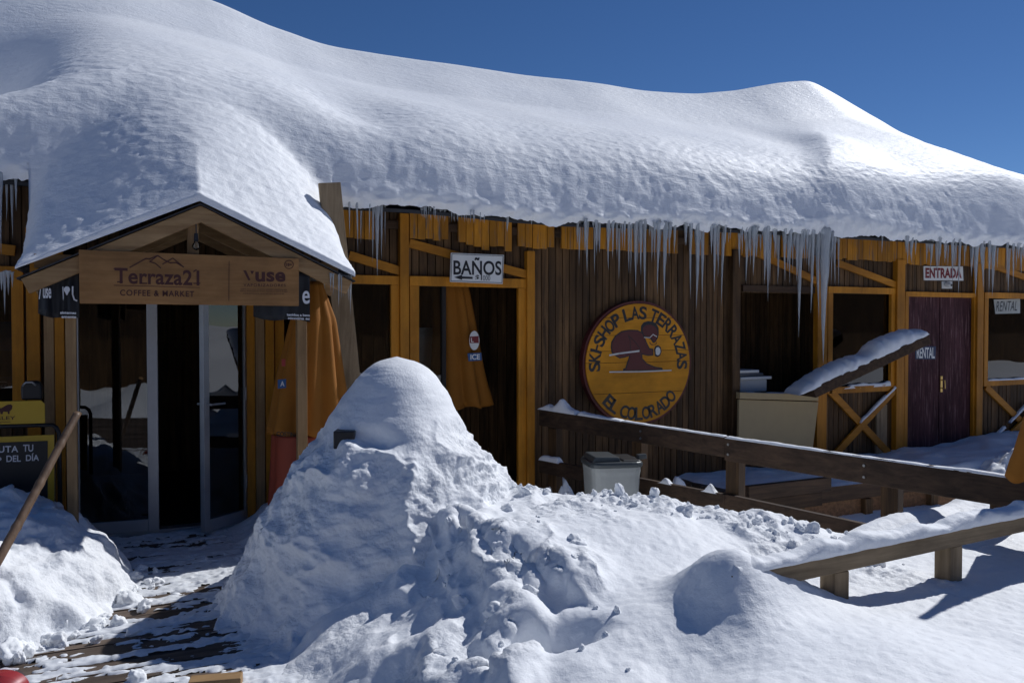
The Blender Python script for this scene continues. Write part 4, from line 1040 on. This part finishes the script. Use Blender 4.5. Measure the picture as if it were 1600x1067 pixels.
text_px(t, 'LO', -30, 713.5, 2.5, 721.5, Ym, -0.02, bold=.02); text_px(t, 'DEL', 10, 711.5, 32.5, 721.5, Ym, -0.02, bold=.02); text_px(t, 'DÍA', 40.5, 708, 61, 720, Ym, -0.02, bold=.02)
t.build('lettering', M['white_print'], ms)

# poster inside the far-left window, dark case on the stand
po = thing('poster', W(10, 620, 0.04), 'dark blue poster in the window at the left edge', 'poster')
MB().prism([W(-60, 502, .03), W(36, 503, .03), W(36, 640, .03), W(-60, 640, .03)], (0, 0.006, 0)).build('sheet', M['navy'], po)
t = MB(); poly_px(t, [(-40, 548), (22, 548), (20, 588), (-40, 590)], .027, .001); t.build('picture', M['black'], po)
t = MB(); text_px(t, 'DULCES', -30, 601, 11, 606.5, .027, 0, bold=.02); strip_px(t, [(-20, 596.5), (10, 596.5)], 1.4, .027, .001)
strip_px(t, [(24+4*math.cos(a), 509.5+2.4*math.sin(a)) for a in np.linspace(0, 6.3, 14)], .8, .027, .001); t.build('print', M['white_print'], po)
cs = thing('black_case', mq(48, 626, .05), 'rounded black case with a handle standing on the menu stand header', 'case')
pts = [mq(33, 625, .03), mq(32, 608, .03), mq(34, 600, .03), mq(40, 596.5, .03), mq(57, 595, .03), mq(63, 599, .03), mq(65, 608, .03), mq(65, 625, .03)]
MB().prism(pts, (0, 0.12, 0)).build('shell', M['black'], cs, bevel=.012)
MB().tube([mq(35, 603, .02), mq(40, 597.5, .005), mq(50, 597, .005), mq(56, 602, .02)], 0.006, 8).build('handle', M['alu'], cs, smooth=True)

# bamboo pole stuck in the left bank
bp = thing('bamboo_pole', Wt(0, 872, 4.3), 'thick bamboo pole slanting out of the left snow bank', 'pole')
b0, b1 = Wt(-30, 922, 3.85), Wt(122, 646, 4.55); rows = []; rad = []; nb = 60
for i in range(nb+1):
    u = i/nb; c_ = b0+(b1-b0)*u; k = min(abs(u-x) for x in (0.08, 0.32, 0.56, 0.80))
    rows.append(c_+Vector((0.004*math.sin(u*5), 0, 0))); rad.append(0.0235*(1-0.12*u)*(1+0.13*math.exp(-(k/0.012)**2)-0.05*math.exp(-((k-.025)/.015)**2)))
MB().tube(rows, rad, 18).build('culm', M['bamboo'], bp, smooth=True)
d_ = (b1-b0).normalized(); MB().tube([b1+d_*0.0005, b1+d_*0.003], [0.0195, 0.0185], 18).build('cut_end', M['lumber'], bp)

# dark box showing through the mound
hb = Wt(545, 688, 4.50)
tag(MB().beam(hb+Vector((-.055, .10, 0)), hb+Vector((.055, .055, 0)), 0.12, 0.10, (0, 0, 1)).build('box', M['black'], None, bevel=.006), 'black box corner sticking out of the snow heap', 'box')

# bits at the bottom edge
wb = tag(MB().beam(Wz(296, 1068, .03), Wz(378, 1061, .03), 0.075, 0.045).build('wood_offcut', M['lumber_x'], None, bevel=.004), 'short offcut of pale lumber lying on the deck at the bottom edge', 'wood offcut')
tb = thing('sledge', Wz(5, 1075, .1), 'red plastic sledge nose with a clear rim at the bottom left corner', 'sledge')
c0 = Wt(-24, 1092, 3.1); rows = []; rows2 = []
for i in range(13):
    a = math.pi*i/12
    rows.append([c0+RGT*(math.cos(a)*0.11*f)+UPV*(math.sin(a)*0.070*f)+Vector((FWD.x, FWD.y, 0))*g for f, g in ((0.2, .0), (.7, .02), (.9, .06), (.93, .12))])
    rows2.append([c0+RGT*(math.cos(a)*0.11*f)+UPV*(math.sin(a)*0.085*f)+Vector((FWD.x, FWD.y, 0))*g for f, g in ((1.0, -.03), (1.12, .03), (1.16, .09))])
MB().sheet(rows).build('hull', M['bright_red'], tb, smooth=True); MB().sheet(rows2).build('rim', M['clear'], tb, smooth=True)

# ------------------------------------------------------------------ wheelie bin
bc = Wt(955, 720, 6.2); zt_ = 0.60; bb = thing('rubbish_bin', (bc.x, bc.y, -0.2), 'pale plastic rubbish bin with a dark grey lid beside the brown railing', 'bin')
ur, uf = RGT, Vector((FWD.x, FWD.y, 0)).normalized()
ur = (ur*math.cos(.18)+uf*math.sin(.18)); uf = Vector((-ur.y, ur.x, 0))
def ring(hw, hd, z, n=40, e=5): 
    out = []
    for i in range(n):
        a = 2*math.pi*i/n; c, s = math.cos(a), math.sin(a); k = (abs(c)**e+abs(s)**e)**(-1/e)
        out.append(Vector((bc.x, bc.y, z))+ur*(c*k*hw)+uf*(s*k*hd))
    return out
def loft(rings, caps=True):
    mb = MB(); n = len(rings[0]); vs = [p for r_ in rings for p in r_]; fs = []
    for i in range(len(rings)-1): fs += [(i*n+k, i*n+(k+1) % n, (i+1)*n+(k+1) % n, (i+1)*n+k) for k in range(n)]
    if caps: fs += [tuple(range(n))[::-1], tuple(range((len(rings)-1)*n, len(rings)*n))]
    return mb.add(vs, fs)
loft([ring(.165, .15, -.20), ring(.18, .165, .15), ring(.195, .18, .46), ring(.200, .185, .49), ring(.200, .185, .53)]).build('bin_body', M['bin_body'], bb, smooth=False, bevel=.004)
lid = loft([ring(.212, .197, .525), ring(.215, .20, .55), ring(.205, .19, .567)]).build('lid', M['bin_lid'], bb, bevel=.005)
q = Vector((bc.x, bc.y, 0))
fl = MB(); fl.prism([q-ur*.19-uf*.15+Vector((0,0,.565)), q+ur*.03-uf*.15+Vector((0,0,.565)), q+ur*.02-uf*.14+Vector((0,0,.60)), q-ur*.17-uf*.14+Vector((0,0,.605))], uf*0.28); fl.build('flap', M['bin_lid'], lid, bevel=.008)
MB().prism([q+ur*.045-uf*.15+Vector((0,0,.568)), q+ur*.185-uf*.15+Vector((0,0,.568)), q+ur*.175-uf*.14+Vector((0,0,.577)), q+ur*.055-uf*.14+Vector((0,0,.577))], uf*0.28).build('opening_shade', M['black'], lid, bevel=.003)  # solid black slab painted in for the shade inside the half-open lid
MB().beam(q+ur*.20-uf*.03+Vector((0,0,.58)), q+ur*.27-uf*.03+Vector((0,0,.585)), 0.06, 0.035).build('handle', M['bin_lid'], bb, bevel=.006)

# ------------------------------------------------------------------ brown ramp railing
RA, RB, RC = Wt(845, 651, 7.42), Wt(1135, 698, 6.0), Wt(1600, 769, 4.5)
rl = thing('railing', (RB.x, RB.y, -0.6), 'dark brown two-board ramp railing running out from the lodge wall', 'railing')
ext = RC+(RC-RB)*0.35
H1 = 0.155
MB().beam(RA, RB-Vector((0,0,0.0)), 0.05, H1).build('top_board', M['brown_x'], rl, bevel=.005)
MB().beam(RB+Vector((0,0,-.012)), ext+Vector((0,0,-.006)), 0.05, 0.175).build('top_board', M['brown_x'], rl, bevel=.005)
LA, LB, LC = Wt(845, 727, 7.42), Wt(1135, 785, 6.0), Wt(1345, 832, 5.25)
MB().beam(LA, LB, 0.045, 0.125).build('lower_board', M['brown_x'], rl, bevel=.005)
MB().beam(LB, LC+(LC-LB)*.6, 0.045, 0.135).build('lower_board', M['brown_x'], rl, bevel=.005)
sdv = (RB-RA).normalized().cross(Vector((0,0,1))).normalized()
if sdv.dot(CAM-RB) > 0: sdv = -sdv
for (px, ptop, tt, w) in ((858, 668, 7.35, .10), (990, 672, 6.70, .10), (1140, 696, 5.97, .11), (1386, 735, 5.18, .11), (1560, 760, 4.62, .11)):
    p = Wt(px, ptop, tt)+sdv*0.085
    MB().beam((p.x, p.y, -0.7), (p.x, p.y, p.z-0.01), w*0.9, w, (RB-RA).normalized()).build('post', M['brown'], rl, bevel=.005)
for tb_, dz_ in ((RB+(ext-RB)*0.012, .035), (RB+(ext-RB)*0.012, -.04), (RB+(ext-RB)*0.40, .03), (RB+(ext-RB)*0.40, -.045), (RA+(RB-RA)*0.60, .03), (RA+(RB-RA)*0.60, -.03)):
    c_ = tb_-sdv*0.024+Vector((0, 0, dz_-.01)); MB().tube([c_, c_-sdv*0.008], [.011, .009], 8).build('bolt', M['grey_metal'], rl)
upz = Vector((0, 0, H1/2))
def pr_thick(t): return 0.22+0.30*max(0, math.sin(t*9))**3
snow_strip('settled_snow', RA+upz, RA+(RB-RA)*0.24+upz, 0.10, 0.105, 'lumpy snow on the brown top rail where it meets the wall', 11, 50, prof=lambda t: 0.42+0.75*math.exp(-((t-.62)/.16)**2)+.2*math.exp(-((t-.2)/.1)**2))
snow_strip('settled_snow', RA+(RB-RA)*0.25+upz, RA+(RB-RA)*0.50+upz, 0.085, 0.045, 'wedge of snow on the brown top rail before the round sign', 12, 60, prof=lambda t: 1.0-0.75*t)
snow_strip('settled_snow', RA+(RB-RA)*0.50+upz, RB+upz, 0.06, 0.012, 'thin crust of snow on the brown top rail beside the post', 13, 80)
snow_strip('settled_snow', RB+Vector((0,0,.072)), ext+Vector((0,0,.078)), 0.06, 0.016, 'thin crust of snow along the nearer brown top rail', 14, 120)
snow_strip('settled_snow', LA+Vector((0,0,.06)), LA+(LB-LA)*0.13+Vector((0,0,.06)), 0.08, 0.07, 'small mound of snow on the lower brown rail near the wall', 15, 30)
for kx, s_ in ((0.72, .06), (0.93, .05)):
    c_ = LA+(LB-LA)*kx+Vector((0,0,.06)); dd = (LB-LA).normalized()*0.07
    snow_strip('settled_snow', c_-dd, c_+dd, 0.06, s_, 'small snow peak on the lower brown rail %s' % ('between the posts' if kx < .8 else 'beside the middle post'), 16+int(kx*10), 24, prof=lambda t: math.exp(-((t-.5)/.28)**2))

# ------------------------------------------------------------------ raised deck before the rental door
rd_ = thing('raised_deck', (8.0, -0.5, -0.6), 'raised timber landing with chipboard skirting before the purple rental door', 'deck')
xd0 = W(1155, 740, -1.0).x
mb = MB(); yy = -1.0
while yy < -0.02: mb.box(xd0, 15.5, yy, min(yy+0.135, -0.005), -0.01, 0.03); yy += 0.14
mb.build('boards', M['deck'], rd_)
for z0, z1, dy in ((0.03, 0.16, -.16), (-0.13, 0.0, -.05)):
    MB().box(xd0-.05, xd0+0.95, -1.0+dy-.03, -1.0+dy+.03, z0, z1).build('edge_beam', M['brown_beam'], rd_, bevel=.006)
MB().box(xd0, 15.5, -1.04, -1.0, -0.12, 0.03).build('rim_board', M['brown_beam'], rd_)
for a, b in ((1245, 1352), (1358, 1385), (1400, 1456), (1462, 1514), (1540, 1640)):
    MB().box(W(a, 790, -1.0).x, W(b, 790, -1.0).x, -1.0, -0.985, -0.72, -0.12).build('skirting', M['osb'], rd_)
for px in (1250, 1357, 1392, 1459, 1526, 1600):
    xx = W(px, 790, -1.05).x; MB().box(xx-.05, xx+.05, -1.06, -1.003, -0.72, -0.13).build('post', M['brown'], rd_)
def landing_snow():
    X, Y = smoothgrid(xd0+0.0, 12.0, -1.06, -0.02, 0.025)
    z = 0.03 + 0.06*sstep(6.4, 8.4, X) + 0.09*sstep(-.75, -.2, Y)*sstep(8.6, 9.8, X) + 0.05*fbm(X*1.3, Y*2, .2, 3, 401) + 0.05*np.exp(-(((X-9.0)/.8)**2+((Y+.75)/.3)**2)) + 0.02
    ed = np.clip((Y+1.06)/0.1, 0, 1); z = np.maximum(0.034, z*np.sqrt(ed*(2-ed)))
    z = z*np.sqrt(np.clip((X-xd0)/.15, 0, 1))+.0
    o = np_mesh('landing_snow', np.stack([X, Y, z], -1).reshape(-1, 3), grid_faces(*X.shape), M['snow']); tag(o, 'smooth snow lying on the landing before the purple door', 'snow')
landing_snow()
def yard_drift(c, rx, ry, h, label, seed):
    X, Y = np.meshgrid(np.linspace(-1.1, 1.1, 60), np.linspace(-1.1, 1.1, 60), indexing='ij'); r2 = X**2+Y**2
    z = h*np.exp(-r2*2.2)*(1+.5*fbm(X*2, Y*2, .3, 3, seed)) - 0.06
    o = np_mesh('snow_drift', np.stack([c.x+X*rx, c.y+Y*ry, c.z+z], -1).reshape(-1, 3), grid_faces(60, 60), M['snow']); tag(o, label, 'snow')
g = Wz(1065, 805, -.2); yard_drift(Vector((g.x-.1, -0.75, -.28)), .55, .4, .42, 'shaded snow drift against the wall below the brown rail', 411)
yard_drift(Vector((fx(850)+.05, -0.2, -.05)), .25, .2, .28, 'small shaded snow drift at the foot of the ochre door post', 413)
yard_drift(Vector((Wt(1580, 680, 8.6).x, Wt(1580, 680, 8.6).y, 0.0)), .5, .35, .36, 'sunlit snow hump at the right edge behind the brown railing', 415)

# counter flap, coolers and tilted plank at the hatch
ct = thing('counter_panel', W(1215, 690, -0.15), 'beige panel leaning in front of the serving hatch', 'panel')
MB().prism([W(1155, 624, -.14), W(1279, 628, -.14), W(1270, 702, -.2), W(1154, 690, -.2)], (0, .03, 0)).build('sheet', M['beige'], ct, bevel=.003)
MB().prism([W(1156, 613, -.16), W(1279, 616, -.16), W(1279, 626.5, -.16), W(1156, 623, -.16)], (0, .06, 0)).build('top_edge', M['beige'], ct, bevel=.004)
p, q_ = W(1158, 614, -.10), W(1262, 614, -.10); snow_strip('settled_snow', p, q_, 0.10, 0.03, 'thin snow along the top of the beige counter panel', 21, 50, prof=lambda t: .5+1.4*max(0, t-.72)*3)
fz = [thing('cool_box', W(1185, 612, .10), 'grey lidded cool box on the hatch counter', 'cool box'), thing('plastic_crate', W(1180, 585, .12), 'dark low crate stacked on the grey cool box', 'crate')]
xa, xb, zz0, zz1 = fx(1157, .1), fx(1199, .1), W(1180, 612, .1).z, W(1180, 590, .1).z
MB().box(xa, xb, .10, .42, zz0, zz1-.02).build('body', M['offwhite'], fz[0], bevel=.01); MB().box(xa-.01, xb+.05, .08, .44, zz1-.019, zz1+.012).build('lid', M['white'], fz[0], bevel=.006)
MB().box(xa, xb-.03, .12, .40, zz1+.014, zz1+.05).build('body', M['grey_metal'], fz[1], bevel=.01); MB().box(xa, xb-.09, .12, .40, zz1+.052, zz1+.085).build('lid', M['white'], fz[1], bevel=.008)
tp = thing('tilted_plank', W(1262, 612, -.35), 'thick dark plank tilted up to the right under a slab of snow', 'plank')
A, B = W(1258, 612, -.32), W(1436, 529, -.62)
dl = (B-A).normalized(); MB().beam(A, B, 0.34, 0.11, (0, 0, 1)).build('board', M['brown_x'], tp, bevel=.006)
upn = Vector((0, 1, 0)).cross(dl); upn = upn if upn.z > 0 else -upn
snow_strip('settled_snow', A-dl*0.16+upn*0.045, B+dl*0.01+upn*0.055, 0.35, 0.165, 'long slab of snow lying on the tilted plank', 22, 90, prof=lambda t: 0.8+0.3*t)

# dim things seen through the right-hand windows
def inside(name, lab, cat, boxes, mat):
    root = thing(name, (boxes[0][0], boxes[0][2], boxes[0][4]), lab, cat)
    for i, b_ in enumerate(boxes): MB().box(*b_).build('shelf' if cat == 'shelves' else 'body' if i == 0 else 'top', M[mat], root, bevel=.004)
x = fx(1555, .7); inside('till_screen', 'dark screen and counter inside the right window', 'screen', [(fx(1545, .6), fx(1598, .6), .6, .65, zat(1570, 575, .6), zat(1570, 530, .6)), (fx(1540, .6), fx(1640, .6), .5, .9, .5, zat(1570, 585, .6))], 'black')
x0_, x1_ = fx(1297, .8), fx(1400, .8)
inside('rack', 'dim shelves inside the window behind the tilted plank', 'shelves', [(x0_, x1_, .8, 1.2, z_, z_+.04) for z_ in (.7, 1.1, 1.5, 1.9)], 'grey_metal')
jk = thing('hanging_jacket', W(1365, 590, .25), 'red and blue jackets low in the window behind the tilted plank', 'jacket')
cone_cloth(jk, [(W(1370, 560, .25), .05), (W(1368, 575, .25), .12), (W(1366, 604, .25), .15)], 6, .15, 'red_print', name='cloth', seed=9)

# ------------------------------------------------------------------ snow-capped rail in the right foreground
YR = -4.23
ra = Vector((2.28, YR, 0)); zr_ = W(1300, 897, YR).z
fr_ = thing('rail_fence', (3.2, YR, 0.3), 'low pale lumber rail on square posts, half buried in foreground snow', 'rail')
x_end = 6.2; slope = (W(1590, 833, YR).z-zr_)/(W(1590, 833, YR).x-W(1300, 897, YR).x)
zl = lambda x_: zr_+slope*(x_-W(1300, 897, YR).x)
BH = 0.082
MB().beam((2.15, YR+.045, zl(2.15)+BH/2), (x_end, YR+.045, zl(x_end)+BH/2), 0.09, BH).build('top_rail', M['grey_lumber'], fr_, bevel=.004)
for px in (1316.5, 1495, 1690):
    xx = W(px, 920, YR).x
    MB().box(xx-.043, xx+.043, YR+.003, YR+.088, -0.2, zl(xx)-.001).build('post', M['grey_lumber_z'], fr_, bevel=.004)
snow_strip('rail_snow', (2.18, YR+.045, zl(2.18)+BH), (x_end, YR+.045, zl(x_end)+BH), 0.115, 0.062, 'rounded ridge of snow along the pale foreground rail', 31, 320, mat='snow_smooth', taper=False)

# ------------------------------------------------------------------ icicles
ice_me = []
for v_ in range(6):
    mb = MB(); n = 22; rows = []; rad = []
    for i in range(n+1):
        t_ = i/n; w_ = 0.10*math.sin(t_*14+v_*2)*(1-t_)+0.05*math.sin(t_*33+v_)
        rad.append(max(0.010, (0.80*(1-t_)**0.95+0.20*math.exp(-(t_/.12)**2))*(1+w_))*0.5)
        rows.append((0.10*math.sin(t_*5+v_)*t_*0.5, 0.08*math.sin(t_*4+v_*1.7)*t_*0.5, -t_))
    mb.tube(rows, rad, 8, cap=True); o = mb.build('icicle', M['ice'], None, smooth=True); ice_me.append(o.data); bpy.data.objects.remove(o)
def icicle(p, w, L, label, group, var=None):
    o = bpy.data.objects.new('icicle', ice_me[var if var is not None else random.randrange(6)]); COL.objects.link(o)
    o.location = p+Vector((0, 0, .02)); o.scale = (w, w*random.uniform(.7, 1.0), L+.02); o.rotation_euler = (random.uniform(-.02, .02), random.uniform(-.02, .02), random.uniform(0, 6.28))
    return tag(o, label, 'icicle', group)
def ice_px(px, ptip, wpx, Y=-0.37, label=None, group=None):
    zt_ = float(np.interp(W(px, 340, Y).x, EX, EZ))-0.005; wpx = wpx*1.22; tip = W(px, ptip, Y); k = (tip-CAM).dot(FWD)/FPX
    top = Vector((tip.x, Y+random.uniform(-.03, .05), zt_)); L = max(0.03, zt_-tip.z)
    icicle(top, wpx*k, L, label or 'slim icicle hanging in the long row under the snowy eave', group or 'slim icicles along the eave')
BIG = [(1284, 568, 17, 'longest and thickest icicle, hanging left of the window behind the tilted plank'), (1252, 527, 11, 'long pointed icicle just left of the thickest one, over the hatch'),
       (1007, 472, 10, 'long icicle reaching down to the top of the round sign'), (1092, 484, 11, 'long icicle right of the round sign top'), (1133, 478, 8, 'long icicle in front of the brown wall end'),
       (1273, 490, 9, 'long icicle joined to the left side of the thickest one'), (1202, 471, 9, 'tapering icicle over the middle of the hatch'), (1527, 463, 9, 'long icicle over the post right of the purple door'),
       (590, 432, 9, 'icicle hanging before the window left of the washroom door')]
for a, b, w_, lab in BIG: ice_px(a, b, w_, label=lab, group='large icicles along the eave')
for a, b, w_ in [(557, 395, 4), (566, 382, 4), (577, 378, 3), (584, 410, 5), (597, 405, 5), (604, 385, 3), (545, 372, 4), (909, 416, 6), (919, 432, 6), (929, 400, 6), (949, 422, 7), (940, 395, 6), (955, 405, 5),
                 (971, 437, 6), (980, 428, 6), (993, 449, 8), (999, 430, 7), (1001, 415, 6), (1026, 461, 7), (1020, 410, 6), (1037, 468, 8), (1044, 415, 5), (1053, 398, 6), (1077, 410, 6), (1082, 467, 8), (1087, 440, 8),
                 (1097, 472, 8), (1115, 456, 7), (1109, 400, 6), (1125, 434, 6), (1120, 410, 5), (1160, 418, 6), (1171, 443, 7), (1165, 400, 5), (1193, 445, 8), (1197, 425, 8), (1210, 405, 5), (1226, 440, 6), (1232, 405, 7), (1240, 421, 3),
                 (1246, 440, 8), (1265, 415, 5), (1269, 440, 6), (1278, 500, 10), (1290, 470, 10), (1292, 420, 6), (1299, 402, 7), (1304, 446, 6), (1380, 398, 3), (1416, 414, 4), (1432, 400, 4), (1460, 414, 7), (1456, 395, 6), (1475, 412, 6),
                 (1487, 427, 6), (1482, 405, 5), (1496, 414, 4), (1522, 432, 7), (1531, 430, 8), (1541, 454, 7), (1551, 446, 5), (1572, 442, 4), (1581, 447, 5), (1590, 420, 4), (1597, 430, 5), (830, 352, 5), (795, 362, 9), (716, 346, 4)]:
    ice_px(a, b, w_)
for k_ in range(188):
    a = random.choice([random.choice([915, 945, 972, 1000, 1025, 1045, 1088, 1115, 1168, 1196, 1230, 1250, 1285, 1300])+random.gauss(0, 9), random.uniform(900, 1310), random.choice([1435, 1485, 1530, 1548, 1590])+random.gauss(0, 18), random.uniform(655, 760)])
    L_ = (6+random.expovariate(1/26) if a > 800 else random.uniform(4, 12)); L_ = min(L_, 80)
    ice_px(a, float(np.interp(a, [560, 850, 1100, 1600], [325, 348, 357, 386]))+L_, random.uniform(3.5, 8)*(0.5 if a < 800 else 1), Y=random.uniform(-.39, -.33))
for a, b, w_ in [(510, 452, 4), (516, 458, 4), (520, 462, 4), (525, 455, 4), (529, 481, 5), (533, 468, 4), (538, 463, 4), (541, 455, 4), (545, 470, 4), (549, 494, 4), (551, 475, 4)]:
    tip = W(a, b, YP-.02); top = W(a, 441-0.28*(548-a)*0.3, YP-.02); icicle(Vector((tip.x, YP-.02+random.uniform(-.02, .05), top.z+.03)), w_*.0045, top.z-tip.z+.03, 'small icicle under the right corner of the porch roof', 'icicles on the porch corner')
for a, b, w_, y0 in [(7, 492, 7, 428), (13, 462, 8, 428), (2, 455, 8, 430), (19, 450, 6, 430)]:
    tip = W(a, b, YP+.05); top = W(a, y0, YP+.05); icicle(top, w_*.004, top.z-tip.z, 'icicle hanging below the left corner of the porch roof', 'icicles on the left porch corner')
for a, b, w_ in [(3, 400, 7), (10, 345, 5), (18, 372, 6), (25, 330, 5), (-6, 380, 6)]:
    ice_px(a, b, w_, label='icicle under the eave at the far left edge', group='icicles on the far left eave')

# ------------------------------------------------------------------ loose lumps of snow
lump_me = []
for v_ in range(8):
    bm = bmesh.new(); bmesh.ops.create_icosphere(bm, subdivisions=4, radius=1.0)
    co = np.array([v.co[:] for v in bm.verts]); s_ = v_*9.7
    d_ = 1+0.38*fbm(co[:, 0]*0.9+s_, co[:, 1]*0.9, co[:, 2]*0.9, 3, 500)-0.5*np.clip(worley(co[:, 0]*1.1+s_, co[:, 1]*1.1, co[:, 2]*1.1, 501)-0.35, 0, 1)+0.05*fbm(co[:, 0]*5+s_, co[:, 1]*5, co[:, 2]*5, 3, 502)
    for v, k_ in zip(bm.verts, d_): v.co = v.co*float(k_)
    for f in bm.faces: f.smooth = True
    me = bpy.data.meshes.new('snow_lump'); bm.to_mesh(me); bm.free(); me.materials.append(M['snow_lump']); lump_me.append(me)
def lump(p, r, label, group):
    o = bpy.data.objects.new('snow_lump', lump_me[random.randrange(8)]); COL.objects.link(o)
    o.location = p; o.scale = (r*random.uniform(.8, 1.25), r*random.uniform(.8, 1.25), r*random.uniform(.6, .9)); o.rotation_euler = tuple(random.uniform(0, 6.28) for _ in range(3))
    tag(o, label, 'snow lump', group)
def zfield(P, x, y):
    i = int(np.clip((x-P[0, 0, 0])/GS, 0, P.shape[0]-1)); j = int(np.clip((y-P[0, 0, 1])/GS, 0, P.shape[1]-1)); return P[i, j, 2]
for k_ in range(120):
    x = random.uniform(1.9, 3.55); yc = float(np.interp(x, CREST[:, 0], CREST[:, 1])); y = yc + random.gauss(-0.12, 0.17)
    r = min(0.05, 0.007+random.expovariate(1/0.010)); lump((x, y, zfield(FIELD_P, x, y)+r*0.12), r, 'small broken lump of snow on the churned crest before the brown railing', 'snow lumps on the churned crest')
for k_ in range(36):
    x = random.uniform(0.85, 1.9); y = random.uniform(-4.4, -2.5)
    r = min(0.038, 0.008+random.expovariate(1/0.008)); lump((x, y, zfield(FIELD_P, x, y)+r*0.05), r, 'broken lump of snow on the steep face beside the path', 'snow lumps on the path face')
for k_ in range(7):
    x = random.uniform(0.95, 2.0); y = random.uniform(-3.7, -2.3)-0.3*(2-x); r = random.uniform(0.03, 0.065)
    lump((x, y, zfield(FIELD_P, x, y)-r*0.25), r, 'larger half-buried block of snow in the shovelled face beside the path', 'snow blocks in the path face')
for k_ in range(46):
    y = random.uniform(-2.6, -0.9); x = float(np.interp(y, EDGE_L[0], EDGE_L[1]))+random.gauss(0.03, 0.07); r = min(0.08, 0.014+random.expovariate(1/0.016))
    lump((x, y, r*0.45), r, 'lump of snow fallen at the foot of the left bank', 'snow lumps at the left bank')
for px, py, r in ((88, 1000, .055), (118, 992, .03), (30, 1012, .05), (210, 985, .035), (185, 972, .05), (150, 1000, .025), (213, 1058, .05)):
    lump(Wz(px, py, r*.5), r, 'rounded snow lump lying on the deck before the left bank', 'snow lumps on the deck')
